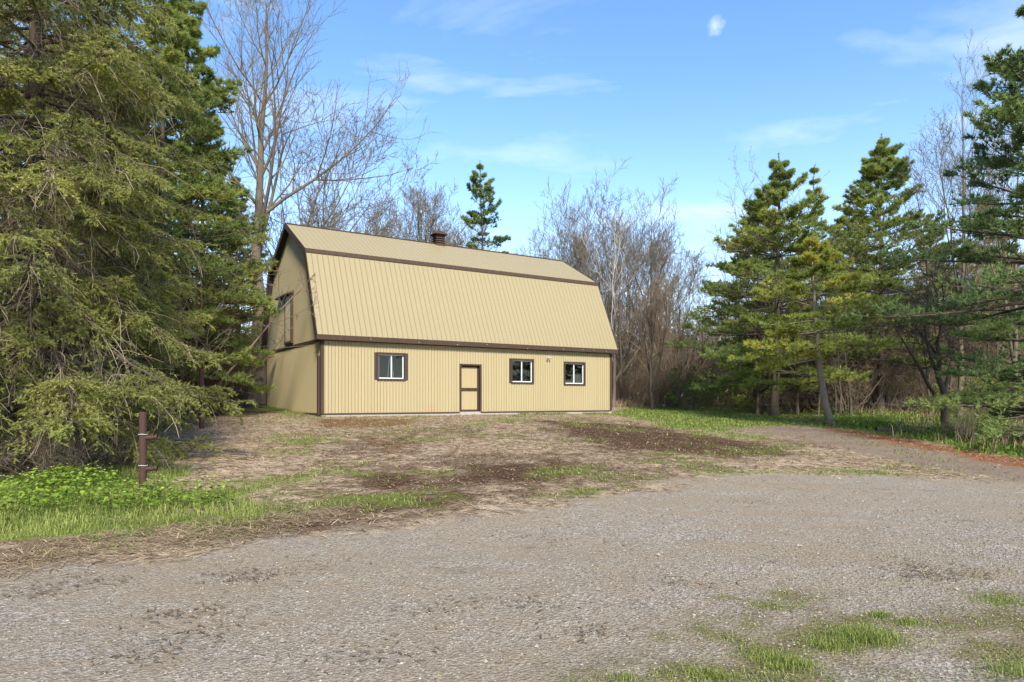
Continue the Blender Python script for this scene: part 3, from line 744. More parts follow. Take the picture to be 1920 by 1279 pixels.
def bare_tree(name, seed, Hh, r0, label, cat, mat_t, mat_b, n=(12, 7, 5, 4), t0=.28, ang=.75, up=.55, ratio=.5, forks=0, lean=(0, 0), wob=.05, twigr=.007, buds=False, group=None, angs=(.75, .7, .7)):
    rng = np.random.default_rng(seed)
    root = thing(name, label, cat, group=group)
    P0 = trunk_line(rng, Hh, 16, wob, lean); R0 = (r0*(1-.93*np.linspace(0, 1, 16)**.8))[None]; R0[0, 0] *= 1.35
    gt = Geo(); gt.chain(P0, R0, 9, .5); gb = Geo()
    P = P0; R = R0
    if forks:
        F, RF, _ = grow(rng, P0, R0, forks, .12, .55, .55, .15, .72, 12, up*1.1, .05, .72, .08, taper_len=.45)
        gt.chain(F, RF, 7, .5)
        # resample the trunk onto 12 points so they can be stacked
        tt = np.linspace(0, 1, 12)[None]; P = cat_(interp(P0, tt)[0], F); R = cat_(interp1(R0, tt), RF)
    P1, R1, t1 = grow(rng, P, R, n[0], t0, .98, ang, .18, ratio, 7, up, .09, .5, .12, taper_len=.62, rmin=twigr*1.6)
    gt.chain(P1, R1, 5, .55)
    P2, R2, _ = grow(rng, P1, R1, n[1], .18, .98, angs[0], .22, .48, 5, up*.7, .10, .6, .3, taper_len=.45, rmin=twigr*1.2)
    gb.chain(P2, R2, 4, rng.random(len(P2)))
    P3, R3, _ = grow(rng, P2, R2, n[2], .15, 1, angs[1], .25, .50, 4, up*.6, .12, .65, .5, taper_len=.4, rmin=twigr)
    gb.chain(P3, R3, 3, rng.random(len(P3)))
    P4, R4, _ = grow(rng, P3, R3, n[3], .15, 1, angs[2], .25, .50, 2, up*.5, .12, .7, .6, taper_len=.3, rmin=twigr*.75)
    gb.chain(P4, R4, 3, rng.random(len(P4)))
    if buds:
        e = P4[:, -1][rng.random(len(P4)) < .6]; n_ = len(e); dv = norm(rng.normal(0, 1, (n_, 3)))*.055; sv = norm(rng.normal(0, 1, (n_, 3)))*.022
        gb.tris(e-sv, e+sv, e+dv, rng.random(n_)*.5)
    link('trunk', gt.mesh('trunk', mat_t, True), root)
    link('crown', gb.mesh('crown', mat_b, True), root, 'stuff')
    return root

def needles(g, rng, P, D, n, length, width, spread, tint, upb=.15):
    """n flat needles (triangles) round each point P with heading D"""
    N = len(P)
    Pn = np.repeat(P, n, 0); Dn = np.repeat(D, n, 0)
    d = norm(Dn + rng.normal(0, spread, Pn.shape) + np.array([0, 0, upb]))
    s = norm(np.cross(d, rng.normal(0, 1, d.shape)))
    l = length*(.65 + .7*rng.random((N*n, 1)))
    t = np.repeat(tint, n) + rng.normal(0, .07, N*n)
    g.tris(Pn - s*width*.5, Pn + s*width*.5, Pn + d*l, np.clip(t, 0, 1))

def pine(name, seed, Hh, r0, Rmax, label, mat, n=(5, 11, 4), bare=.22, whorl=.62, tuft=(11, .19, .042), lean=(0, 0), bend=0, tb=.42, shape=1.0, elev=(-.10, .72), gaps=.14, keep=1.0, barkm=None, group=None, yel=.5, sag=-.1, dead=True):
    rng = np.random.default_rng(seed)
    root = thing(name, label, 'pine tree', group=group)
    P0 = trunk_line(rng, Hh, 18, .035, lean, bend); R0 = (r0*(1-.95*np.linspace(0, 1, 18)))[None]; R0[0, 0] *= 1.25
    gt = Geo(); gt.chain(P0, R0, 10, .4)
    zs = np.arange(bare*Hh, Hh*.985, whorl); S0 = []; D0 = []; L0 = []; RR = []
    for z in zs:
        t = z/Hh; k = n[0] if t < .9 else max(3, n[0]-1); az0 = rng.random()*6.28
        for j in range(k):
            if rng.random() < gaps: continue
            az = az0 + j*6.283/k + rng.normal(0, .3); q = (t-bare)/(1-bare)
            prof = (min(1, .66+1.3*q) * (1-q)**.92*shape + .04) if q < 1 else .04
            prof *= .50 + .72*rng.random()
            el = elev[0] + (elev[1]-elev[0])*q**1.2 + rng.normal(0, .10)
            S0.append(t); D0.append((cos(az)*cos(el), sin(az)*cos(el), sin(el))); L0.append(Rmax*prof*1.02); RR.append(q)
    S0 = np.array(S0); D0 = np.array(D0); L0 = np.array(L0)[:, None]
    p = interp(P0, S0[None])[0][0]; rb = np.maximum(interp1(R0, S0[None])[0]*.36, .012)
    M = 7; pts = [p]; d = D0
    for k in range(M-1):
        d = norm(d + np.array([0, 0, sag + .30*(k/(M-2))]) * .35 + rng.normal(0, .05, d.shape)); p = p + d*L0/(M-1); pts.append(p)
    P1 = np.stack(pts, 1); R1 = rb[:, None]*np.linspace(1, .22, M)[None]
    gb = Geo(); gb.chain(P1, R1, 5, .3)
    P2, R2, t2 = grow(rng, P1, R1, n[1], tb*.6, 1.0, .85, .2, .40, 4, .12, .10, .55, .4, planar=.93, taper_len=.62, rmin=.006)
    gb.chain(P2, R2, 3, .3)
    P3, R3, t3 = grow(rng, P2, R2, n[2], .25, 1.0, .7, .22, .45, 3, .30, .10, .6, .5, planar=.85, taper_len=.5, rmin=.004)
    btint = np.clip(rng.normal(yel, .20, len(P1)), .02, .98)
    tint3 = np.repeat(np.repeat(btint, n[1]), n[2]); tint2 = np.repeat(btint, n[1]); tint1 = btint
    gf = Geo()
    for Pp, tn, ts in ((P3, tint3, (.55, 1.0)), (P2, tint2, (.7, 1.0)), (P1, tint1, (.9, 1.0))):
        for q in ts:
            kk = rng.random(len(Pp)) < keep
            pp, dd = interp(Pp, np.full((len(Pp), 1), q)); pp = pp[kk, 0]; dd = dd[kk, 0]
            needles(gf, rng, pp, dd, tuft[0], tuft[1], tuft[2], .62, np.clip(tn[kk] + rng.normal(0, .10, kk.sum()), 0, 1), .35)
    # the leader and its top shoots stand up bare-ended
    zt_ = np.linspace(.90, 1, 10)[None]; pp, dd = interp(P0, zt_); needles(gf, rng, pp[0], dd[0], 14, tuft[1]*.9, tuft[2]*.9, .55, np.full(10, yel), .4)
    if dead:
        zt = rng.random((1, 26))*bare*.9 + .05*bare; p, _ = interp(P0, zt); az = rng.random(26)*6.28
        dd = np.stack([np.cos(az), np.sin(az), rng.normal(-.05, .15, 26)], 1); ln = (.4+.9*rng.random((26, 1)))*Rmax*.4
        Pd = np.stack([p[0], p[0]+dd*ln*.5, p[0]+dd*ln+np.array([0, 0, -.1])], 1); gb.chain(Pd, np.tile([.012, .008, .004], (26, 1)), 3, .2)
        Pe, Re, _ = grow(rng, Pd, np.full((26, 3), .006), 7, .2, 1, .8, .2, .4, 3, 0, .1, .8, .5, planar=.7); gb.chain(Pe, Re, 3, .4)
    link('trunk', gt.mesh('trunk', barkm or M_bark_dark, True), root)
    link('limbs', gb.mesh('limbs', barkm or M_bark_dark, True), root, 'stuff')
    link('crown', gf.mesh('crown', mat), root, 'stuff')
    return root

def spruce(name, seed, Hh, r0, Rmax, label, mat, whorl=.40, n=(7, 19, 6), nn=11, nl=.068, nw=.026, zmax=1.0, low=.05, group=None, arcs=420, fol=.46, face=None, cull=10.5):
    rng = np.random.default_rng(seed); root = thing(name, label, 'spruce tree', group=group)
    P0 = trunk_line(rng, Hh, 16, .02); R0 = (r0*(1-.95*np.linspace(0, 1, 16)))[None]; R0[0, 0] *= 1.3
    gt = Geo(); gt.chain(P0, R0, 12, .4)
    S0 = []; D0 = []; L0 = []
    for z in np.arange(low*Hh, Hh*.98, whorl):
        t = z/Hh; az0 = rng.random()*6.28
        for j in range(n[0]):
            if rng.random() < .10: continue
            az = az0 + j*6.283/n[0] + rng.normal(0, .28); el = -.10 + .85*t**1.6 + rng.normal(0, .10)
            S0.append(t + rng.normal(0, .006)); D0.append((cos(az)*cos(el), sin(az)*cos(el), sin(el)))
            L0.append(Rmax*(1-t)**.72*(.68+.45*rng.random())*(min(1, .75 + t*2)))
    S0 = np.array(S0); D0 = np.array(D0); L0 = np.array(L0)
    if face is not None:
        toward = D0[:, 0]*cos(face) + D0[:, 1]*sin(face); zz0 = S0*Hh
        k_ = rng.random(len(S0)) < np.where(toward < -.35, .45, 1)*np.where(zz0 > cull, .40, 1); S0, D0, L0 = S0[k_], D0[k_], L0[k_]
        ze = np.arange(1.9, cull, .27); azs = face + rng.normal(0, .62, len(ze)); els = -.14 + .03*ze + rng.normal(0, .10, len(ze))
        S0 = cat_(S0, ze/Hh); D0 = cat_(D0, np.stack([np.cos(azs)*np.cos(els), np.sin(azs)*np.cos(els), np.sin(els)], 1))
        L0 = cat_(L0, Rmax*(1-ze/Hh)**.72*(.55+.5*rng.random(len(ze))))
    S0 = np.clip(S0, 0, 1); L0 = L0[:, None]
    p = interp(P0, S0[None])[0][0]; rb = np.maximum(interp1(R0, S0[None])[0]*.25, .012)
    M = 8; pts = [p]; d = D0
    for k in range(M-1):   # boughs sag and lift again at the tip
        f = k/(M-2); d = norm(d + np.array([0, 0, -.17 + .36*f*f]) + rng.normal(0, .11, d.shape)); p = p + d*L0/(M-1); pts.append(p)
    P1 = np.stack(pts, 1); R1 = rb[:, None]*np.linspace(1, .2, M)[None]
    gb = Geo(); gb.chain(P1, R1, 6, .3)
    P2, R2, t2 = grow(rng, P1, R1, n[1], fol, 1.0, .80, .2, .30, 5, -.55, .10, .5, .4, planar=.78, taper_len=.55, rmin=.005)
    gb.chain(P2, R2, 3, .4)
    P3, R3, t3 = grow(rng, P2, R2, n[2], .12, 1.0, .72, .2, .42, 3, -.25, .08, .6, .5, planar=.75, taper_len=.45, rmin=.003)
    gf = Geo()
    bt = np.clip(rng.normal(.50, .18, len(P1)), .05, .95)
    # tips of the boughs carry the lighter growth of the year
    for Pp, tn, tt, k_ in ((P3, np.repeat(np.repeat(bt, n[1]), n[2]), np.repeat(t2, n[2]), nn), (P2, np.repeat(bt, n[1]), t2, nn+6)):
        q = rng.random((len(Pp), k_))**.9; pp, dd = interp(Pp, q)
        tint = np.repeat(tn, k_) + .16*(q.ravel()-.5) + .25*(np.repeat(tt, k_)-.72) + rng.normal(0, .04, q.size)
        needles(gf, rng, pp.reshape(-1, 3), dd.reshape(-1, 3), 1, nl, nw, .62, np.clip(tint, 0, 1), .06)
    # dead, bare boughs and hanging twigs inside the tree
    gd = Geo(); nA = arcs
    i = rng.integers(0, len(P1), nA); st, dd = interp(P1[i], rng.random((nA, 1))*.75+.15); st = st[:, 0]; dd = dd[:, 0]
    d = norm(dd + rng.normal(0, .55, dd.shape) + np.array([0, 0, .25])); pts = [st]; L = .35+1.0*rng.random((nA, 1))
    for k in range(6): d = norm(d + np.array([0, 0, -.30]) + rng.normal(0, .16, d.shape)); st = st + d*L/6; pts.append(st)
    Pd = np.stack(pts, 1); Rd = (.0045+.006*rng.random((nA, 1)))*np.linspace(1, .45, 7)[None]; gd.chain(Pd, Rd, 3, rng.random(nA))
    Pe, Re, _ = grow(rng, Pd, Rd, 2, .2, .95, .8, .25, .42, 3, -.25, .15, .75, .5, rmin=.003); gd.chain(Pe, Re, 3, rng.random(len(Pe)))
    Ph, Rh, _ = grow(rng, P1, R1, 11, .06, .72, .95, .25, .20, 4, -1.1, .16, .3, .5, taper_len=.1, rmin=.0045); gd.chain(Ph, np.minimum(Rh, .007), 3, rng.random(len(Ph))*.8)
    link('trunk', gt.mesh('trunk', M_bark_dark, True), root)
    link('limbs', gb.mesh('limbs', M_bark_dark, True), root, 'stuff')
    link('dead_twigs', gd.mesh('dead_twigs', M_twig_pale, True), root, 'stuff')
    link('crown', gf.mesh('crown', mat), root, 'stuff')
    return root

def shrub(name, seed, Hh, label, mat, stems=11, spread=.75, n=(6, 5, 4), twigr=.006, leaves=0, leafmat=None, group=None, cat='shrub'):
    rng = np.random.default_rng(seed); root = thing(name, label, cat, group=group)
    az = rng.random(stems)*6.28; el = 1.45 - rng.random(stems)*spread; d = np.stack([np.cos(az)*np.cos(el), np.sin(az)*np.cos(el), np.sin(el)], 1)
    p = np.stack([rng.normal(0, .18, stems), rng.normal(0, .18, stems), np.full(stems, -.05)], 1); pts = [p]; L = Hh*(.7+.45*rng.random((stems, 1)))
    for k in range(6): d = norm(d + rng.normal(0, .09, d.shape) + np.array([0, 0, .02 - .05*k*spread])); p = p + d*L/6; pts.append(p)
    P1 = np.stack(pts, 1); R1 = (.012+.022*rng.random((stems, 1)))*Hh/3.5*np.linspace(1, .25, 7)[None]
    gt = Geo(); gt.chain(P1, R1, 4, rng.random(stems)); gb = Geo()
    P2, R2, _ = grow(rng, P1, R1, n[0], .15, 1, .8, .25, .42, 5, .15, .12, .6, .4, rmin=twigr*1.3); gb.chain(P2, R2, 3, rng.random(len(P2)))
    P3, R3, _ = grow(rng, P2, R2, n[1], .1, 1, .85, .3, .48, 4, .05, .15, .65, .5, rmin=twigr); gb.chain(P3, R3, 3, rng.random(len(P3)))
    P4, R4, _ = grow(rng, P3, R3, n[2], .1, 1, .85, .3, .52, 2, .0, .15, .7, .6, rmin=twigr*.8); gb.chain(P4, R4, 3, rng.random(len(P4)))
    link('stems', gt.mesh('stems', mat, True), root, 'stuff')
    link('crown', gb.mesh('crown', mat, True), root, 'stuff')
    if leaves:
        gl = Geo(); i = rng.integers(0, len(P4), leaves); e = P4[i, -1] + rng.normal(0, .04, (leaves, 3)); a = norm(rng.normal(0, 1, (leaves, 3)))*.05; b = norm(rng.normal(0, 1, (leaves, 3)))*.035
        gl.add(np.stack([e-a, e-b, e+a, e+b], 1).reshape(-1, 3), Q=np.arange(4*leaves).reshape(-1, 4), tint=np.repeat(rng.random(leaves), 4))
        link('leaves', gl.mesh('leaves', leafmat), root, 'stuff')
    return root
def put(o, x, y, rz=0, sc=1.0, tilt=(0, 0), dz=-.04):
    o.location = (x, y, h1(x, y)+dz); o.rotation_euler = (tilt[0], tilt[1], rz); o.scale = (sc, sc, sc) if np.ndim(sc) == 0 else sc
    return o
def at(px, Y): return (px-960)/F_PX*Y
def clone(src, x, y, rz, sc, label=None, group=None, tilt=(0, 0), dz=-.04):
    return dup(src, (x, y, h1(x, y)+dz), rz, sc, label, group, tilt)

# ------------------------------------------------------------------ spruces on the left
sA = spruce('spruce_tree', 11, 19, .20, 4.1, 'big spruce with drooping boughs reaching over the rusty post', M_spruce, face=-.95, arcs=1500)
put(sA, -9.05, 12.9, 0)
sB = spruce('spruce_tree', 12, 20, .22, 4.6, 'tall spruce behind the drooping front spruce', M_spruce, whorl=.5, n=(6, 14, 6), nn=9, nl=.10, nw=.028, arcs=500, face=-1.0, cull=13)
put(sB, -13.1, 19.0, 1.0)
clone(sB, -13.6, 13.2, .5, .95, 'spruce cut by the left edge of the photograph', dz=-.1)
clone(sB, -15.8, 25.5, .9, 1.0, 'slender spruce between the tall spruce and the barn')
for x_, y_, r_, sc_, lab_ in ((-16.8, 19.0, .3, 1.0, 'spruce filling the gap behind the left edge spruce'), (-20.0, 27.0, 1.5, 1.0, 'far spruce behind the left edge of the photograph'), (-13.2, 20.5, .2, .9, 'shaded spruce standing close behind the front spruce')):
    clone(sB, x_, y_, r_, sc_, lab_)
# ------------------------------------------------------------------ pines
pL = pine('pine_tree', 21, 17.5, .22, 4.4, 'feathery green pine rising behind the spruces left of the barn', M_pine, bare=.12)
put(pL, at(350, 27), 27, 0, .98)
pM = pine('pine_tree', 22, 13.8, .24, 5.6, 'broad pine with long flat boughs at the head of the track', M_pine, n=(6, 14, 5), bare=.13, whorl=.66)
put(pM, at(1452, 36), 36, .3)
pS = pine('pine_tree', 23, 14.5, .13, 2.0, 'thin sparse pine spire beside the broad pine', M_pine, n=(4, 7, 3), bare=.3, whorl=.7, keep=.8, gaps=.2)
put(pS, at(1527, 40), 40, 0)
pT = pine('pine_tree', 24, 15.6, .22, 5.2, 'tall airy pine right of the leaning pine', M_pine, n=(6, 13, 4), bare=.2, gaps=.12)
put(pT, at(1650, 38), 38, 1.2)
pY = pine('pine_tree', 25, 7.9, .17, 3.7, 'small yellowish pine with leaning bare trunk beside the track', M_pine_yel, n=(5, 11, 4), bare=.36, whorl=.55, lean=(-2.4, 0), bend=1.7, tuft=(10, .17, .044), yel=.55, barkm=M_bark_tan, elev=(-.05, .7))
put(pY, at(1558, 29), 29, 0)
pR = pine('pine_tree', 26, 13.6, .24, 5.0, 'dark pine cut by the right edge of the photograph', M_pine_dark, n=(6, 13, 4), bare=.10, whorl=.6, yel=.45, tuft=(9, .16, .042), gaps=.15)
put(pR, at(1960, 20.5), 20.5, .2)
pB = pine('pine_tree', 27, 18.4, .22, 4.0, 'dark lone pine standing up behind the barn roof', M_pine_dark, n=(5, 12, 5), bare=.3, whorl=.72, gaps=.34, yel=.35, tuft=(7, .22, .045), elev=(-.1, .9), keep=.8)
put(pB, at(905, 52), 52, 0)
clone(pM, at(1598, 45), 45, 4.1, .98, 'pine filling the gap between the thin spire and the airy pine')
clone(pT, at(1420, 47), 47, 2.0, .95, 'dark trunked pine behind the broad pine')
clone(pM, at(1860, 46), 46, 2.6, 1.05, 'shadowy pine deep in the wood on the right')
clone(pL, at(1750, 52), 52, 1.0, .85, 'far pine in the wood right of the airy pine')
clone(pL, at(384, 31), 31, 2.0, .80, 'shorter green pine at the right of the feathery pine left of the barn')
clone(pL, at(300, 25), 25, 4.0, .92, 'pine half hidden between the front spruce and the feathery pine')
clone(pL, at(445, 42), 42, 2.7, .80, 'short pine behind the gable end of the barn')
clone(pB, at(570, 46), 46, 2.0, .62, 'pine crown peeping over the left end of the barn ridge')

# ------------------------------------------------------------------ bare trees
b1 = bare_tree('bare_tree', 31, 24.5, .48, 'tallest bare tree, with straight leader, left of the barn roof', 'bare tree', M_bark_grey, M_twig, n=(20, 9, 5, 4), t0=.30, ang=.72, up=.75, ratio=.47, forks=0, wob=.10, twigr=.0125)
put(b1, at(484, 41), 41, 2.1)
b2 = bare_tree('bare_tree', 32, 17, .26, 'leaning bare tree with forked limb beside the tallest bare tree', 'bare tree', M_bark_tan, M_twig, n=(10, 7, 5, 4), forks=3, lean=(6.5, 0), ang=.7, up=.5, wob=.16, twigr=.0125)
put(b2, at(455, 45), 45, 0)
b3 = bare_tree('bare_tree', 33, 14.5, .20, 'rounded bare tree rising over the left end of the ridge', 'bare tree', M_bark_grey, M_twig, n=(9, 7, 5, 4), forks=4, ang=.8, up=.35, twigr=.0125)
put(b3, at(608, 44), 44, 0)
b4 = bare_tree('bare_tree', 34, 15.0, .19, 'many limbed bare tree behind the right end of the barn', 'bare tree', M_bark_grey, M_twig, n=(9, 6, 5, 4), forks=4, ang=.62, up=.8, twigr=.0125)
put(b4, at(1215, 50), 50, 0, .93)
b5 = bare_tree('bare_tree', 35, 15.6, .16, 'slim bare tree in the row behind the barn', 'bare tree', M_bark_grey, M_twig, n=(12, 6, 5, 4), forks=2, ang=.55, up=.9, twigr=.0125)
put(b5, at(1090, 49), 49, 0, .93)
gN = 'bare trees in the row behind the barn'
sl_ = 'slim bare tree in the row behind the barn'
b5['group'] = gN; rowN = [b5, b4]; b4['group'] = gN
for px, Y, rz, sc, src in ((985, 56, 1, .74, b5), (1025, 52, 2.1, .82, b4), (1000, 52, 5.1, .78, b4), (1272, 55, 1.3, .78, b4), (938, 60, 3.1, .74, b5), (1075, 58, 1.1, .84, b4), (1165, 50, 3.9, .84, b5), (1060, 55, 3.3, .85, b5), (1128, 53, 4.2, .86, b5), (1150, 47, .7, .80, b4), (1180, 55, 5.2, .88, b5), (1240, 58, 2.5, .84, b4), (960, 60, 4, .8, b4), (1105, 60, 4, .86, b4)):
    rowN.append(clone(src, at(px, Y), Y, rz, sc*.93, sl_, gN))
ORD = ('leftmost', 'second from the left', 'third from the left', 'fourth from the left', 'fifth from the left', 'sixth from the left', 'seventh from the left', 'eighth from the left', 'ninth from the left', 'tenth from the left', 'eleventh from the left', 'twelfth from the left', 'thirteenth from the left', 'fourteenth from the left', 'fifteenth from the left', 'second from the right', 'rightmost')
for o_, q_ in zip(sorted(rowN, key=lambda o: o.location.x/o.location.y), ORD[:len(rowN)-2] + ORD[-2:]): o_['label'] = q_ + ' of the row of grey bare trees behind the barn'
rowL = []
gL = 'far bare trees over the left half of the ridge'
for px, Y, rz, sc, src in ((735, 60, .3, .98, b5), (768, 57, 1.7, 1.02, b4), (800, 60, 2.9, 1.08, b5), (835, 63, 4.1, 1.06, b4), (700, 66, 5.3, .9, b4), (660, 60, .9, .95, b3), (870, 66, 2.2, .98, b5), (640, 52, 3.2, .9, b3)):
    rowL.append(clone(src, at(px, Y), Y, rz, sc, '-', gL))
for o_, q_ in zip(sorted(rowL, key=lambda o: o.location.x/o.location.y), ORD[:7] + ORD[-1:]): o_['label'] = q_ + ' bare grey tree over the left part of the ridge'
b6 = bare_tree('bare_tree', 36, 16.0, .15, 'budding bare tree with upswept limbs above the airy pine', 'bare tree', M_bark_grey, M_twig, n=(8, 6, 5, 3), forks=4, ang=.5, up=.9, twigr=.008, buds=True, t0=.3)
put(b6, at(1800, 34), 34, 0)
clone(b6, at(1905, 33), 33, 2.0, .95, 'budding bare tree showing behind the dark right edge pine')
b7 = bare_tree('bare_tree', 37, 6.4, .17, 'dark gnarled bare tree with low crooked limbs in the wood edge', 'bare tree', M_bark_dark, M_bark_dark, n=(8, 7, 6, 4), forks=5, ang=1.0, up=.10, wob=.10, twigr=.007, t0=.3)
put(b7, at(1778, 26.5), 26.5, .6)
b8 = bare_tree('bare_tree', 38, 10.3, .042, 'pale slender birch by the right end of the barn', 'birch tree', M_bark_pale, M_bark_pale, n=(7, 4, 3, 2), lean=(.6, 0), ang=.5, up=.7, t0=.4, twigr=.007)
put(b8, at(1139, 40), 40, 0)
b9 = bare_tree('bare_tree', 39, 7.5, .14, 'dark multi stemmed bare tree right of the barn on the lawn edge', 'bare tree', M_bark_dark, M_twig_brown, n=(8, 6, 5, 4), forks=5, ang=.5, up=.8, twigr=.007, t0=.3)
put(b9, at(1222, 44), 44, 0)

# thicket of bare brush
th1 = shrub('bare_shrub', 51, 3.6, 'tangled bare shrub in the brown thicket along the wood edge', M_twig_brown, stems=13)
th2 = shrub('bare_shrub', 52, 4.6, 'tangled bare shrub in the brown thicket along the wood edge', M_twig_brown, stems=16, spread=.5)
th3 = shrub('bare_shrub', 53, 2.4, 'tangled bare shrub in the brown thicket along the wood edge', M_twig, stems=14, spread=1.0)
gT = 'bare shrubs of the thicket'
rng = np.random.default_rng(99)
spots = []
for px in np.arange(1160, 1345, 15): spots.append((px + rng.normal(0, 6), 46 + rng.random()*6))
for px in np.arange(1160, 1420, 22): spots.append((px + rng.normal(0, 6), 56 + rng.random()*5))
for px in np.arange(365, 430, 10): spots.append((px + rng.normal(0, 4), 33 + rng.random()*5))
for px in np.arange(345, 415, 14): spots.append((px + rng.normal(0, 4), 26 + rng.random()*4))
for px in np.arange(350, 480, 20): spots.append((px + rng.normal(0, 4), 40 + rng.random()*5))
for px in np.arange(1440, 1960, 21): spots.append((px + rng.normal(0, 8), 37 + rng.random()*6))
for px in np.arange(1400, 1990, 24): spots.append((px + rng.normal(0, 8), 46 + rng.random()*6))
for px in np.arange(1180, 1990, 26): spots.append((px + rng.normal(0, 8), 60 + rng.random()*6))
for px in np.arange(60, 330, 34): spots.append((px + rng.normal(0, 8), 21 + rng.random()*5))
tall = set()
for px in np.arange(1545, 1960, 30): tall.add(len(spots)); spots.append((px + rng.normal(0, 8), 42 + rng.random()*5))
for px in np.arange(-40, 360, 40): tall.add(len(spots)); spots.append((px + rng.normal(0, 8), 24 + rng.random()*5))
foot = set()
for px, Y in ((-30, 12.2), (40, 11.6), (95, 12.0), (150, 11.9), (200, 12.6), (15, 13.4)): foot.add(len(spots)); spots.append((px, Y))
first = [True, True, True]
PL = (('between the spruces and the barn', 'bare shrubs left of the barn'), ('between the barn and the broad pine', 'bare shrubs right of the barn'), ('in the shade under the pines on the right', 'bare shrubs under the pines'))
for k, (px, Y) in enumerate(spots):
    i = int(rng.integers(0, 3)) if Y < 55 else 1
    src = (th1, th2, th3)[i]; x = at(px, Y); sc = .85 + .4*rng.random()
    if Y > 55: sc *= 1.4
    if k in tall: sc *= 1.7
    if k in foot: sc *= .62; src = th3; i = 2
    pl = PL[0 if px < 560 else 1 if px < 1400 else 2]; lab_ = 'tangled bare shrub in the brown thicket ' + pl[0]
    if k in foot: clone(th3, x, Y, rng.random()*6.28, sc, 'dry tangle of bare twigs at the foot of the front spruce', 'twig tangles under the front spruce'); continue
    if first[i]: put(src, x, Y, rng.random()*6, sc); src['group'] = pl[1]; src['label'] = lab_; first[i] = False
    else: clone(src, x, Y, rng.random()*6.28, sc, lab_, pl[1])
gs = shrub('budding_shrub', 54, 3.0, 'shrub with fresh yellow green leaves between the barn and the broad pine', M_twig_brown, stems=12, leaves=3500, leafmat=M_leaf)
put(gs, at(1300, 43.5), 43.5, 0)
clone(gs, at(1365, 42), 42, 2, .8, 'leafing shrub under the left boughs of the broad pine')
clone(gs, at(1845, 30), 30, 2, .8, 'leafing green shrub right of the dark gnarled tree')

# young trunks in the wood on the right
sap = bare_tree('sapling', 41, 9.5, .075, 'thin dark young trunk standing in the shady wood', 'sapling', M_bark_dark, M_twig_brown, n=(9, 5, 4, 3), ang=.7, up=.5, t0=.22, twigr=.007)
gS = 'young trunks in the shady wood'; firsts = True
for px in np.arange(1385, 1985, 11):
    Y = 36 + rng.random()*14; x = at(px + rng.normal(0, 6), Y); sc = .7 + .55*rng.random()
    if firsts: put(sap, x, Y, rng.random()*6, sc); sap['group'] = gS; firsts = False
    else: clone(sap, x, Y, rng.random()*6.28, sc, None, gS, tilt=(rng.normal(0, .05), rng.normal(0, .05)))
# far wood
gF = 'bare trees of the far wood'
for k, px in enumerate(np.concatenate([np.arange(1150, 2000, 34), np.arange(300, 720, 40)])):
    Y = 66 + rng.random()*22
    clone((b4, b5, b3)[k % 3], at(px + rng.normal(0, 9), Y), Y, rng.random()*6.28, .62 + .2*rng.random(), 'hazy bare tree far back in the wood', gF)

# far wood that reads as one brown mass
g = Geo(); k = 900; X = -70 + 200*rng.random(k); Y = 64 + 60*rng.random(k); hh = 7 + 8*rng.random(k); Z = H(X, Y)
p0 = np.stack([X, Y, Z-.2], 1); p1 = p0 + np.stack([rng.normal(0, .3, k), rng.normal(0, .3, k), hh*.5], 1); p2 = p1 + np.stack([rng.normal(0, .5, k), rng.normal(0, .5, k), hh*.5], 1)
g.chain(np.stack([p0, p1, p2], 1), np.tile([.13, .08, .03], (k, 1)), 4, rng.random(k))
k = 60000; X = -70 + 200*rng.random(k); Y = 62 + 64*rng.random(k)**1.3; Y[:16000] = -70 - 15*rng.random(16000); Z = H(X, Y) + 9.0*rng.random(k)**1.7  # first share is added unseen behind the camera, to darken the window reflections
c = np.stack([X, Y, Z], 1); d = norm(rng.normal(0, .6, (k, 3)) + np.array([0, 0, .9]))*(.5+.9*rng.random((k, 1))); s_ = norm(np.cross(d, rng.normal(0, 1, (k, 3))))*.035
g.tris(c-s_, c+s_, c+d, rng.random(k))
link('far_wood', g.mesh('far_wood', M_twig_brown), None, 'stuff', 'brown leafless wood far behind the barn and pines, with unseen brush added behind the camera', 'wood')

# ------------------------------------------------------------------ rusty posts
def rusty_post(label, x, y, hh, r, lugs, lean=(0, 0)):
    root = thing('rusty_post', label, 'post', (x, y, float(Hs(x, y))-.05))
    root.rotation_euler = (lean[0], lean[1], .15)
    g = Geo(); N = 9; z = np.linspace(0, hh, N); P = np.stack([0*z, 0*z, z], 1)[None]
    g.chain(P, np.full((1, N), r), 14); g.chain(np.array([[(0, 0, hh-.002), (0, 0, hh+.004)]]), np.array([[r, .001]]), 14)
    link('pipe', g.mesh('pipe', M_rust, True), root)
    for zl in lugs:
        g = Geo(); g.chain(np.array([[(r*.8, 0, zl), (r+.07, -.01, zl), (r+.13, -.012, zl+.012)]]), np.array([[.036, .032, .028]]), 8); g.chain(np.array([[(r+.128, -.012, zl+.01), (r+.155, -.012, zl+.013)]]), np.array([[.042, .040]]), 8)
        link('lug', g.mesh('lug', M_rust, True), root)
        g = Geo(); a = np.linspace(0, 2*pi, 17); P = np.stack([(r+.006)*np.cos(a), (r+.006)*np.sin(a), zl+.05+.004*np.sin(3*a)], 1)[None]; g.chain(P, np.full((1, 17), .006), 5)
        link('wire_tie', g.mesh('wire_tie', M_grey_metal, True), root)
    return root
pp = unproj(268, 930)
rusty_post('rusty iron pipe post with side lugs and wire ties at the green verge', pp[0], pp[1], 1.28, .053, (.10, .44, .90))
rusty_post('far rusty post showing between the spruce boughs and the barn', at(378, 21), 21, 1.9, .075, (.5, 1.0))

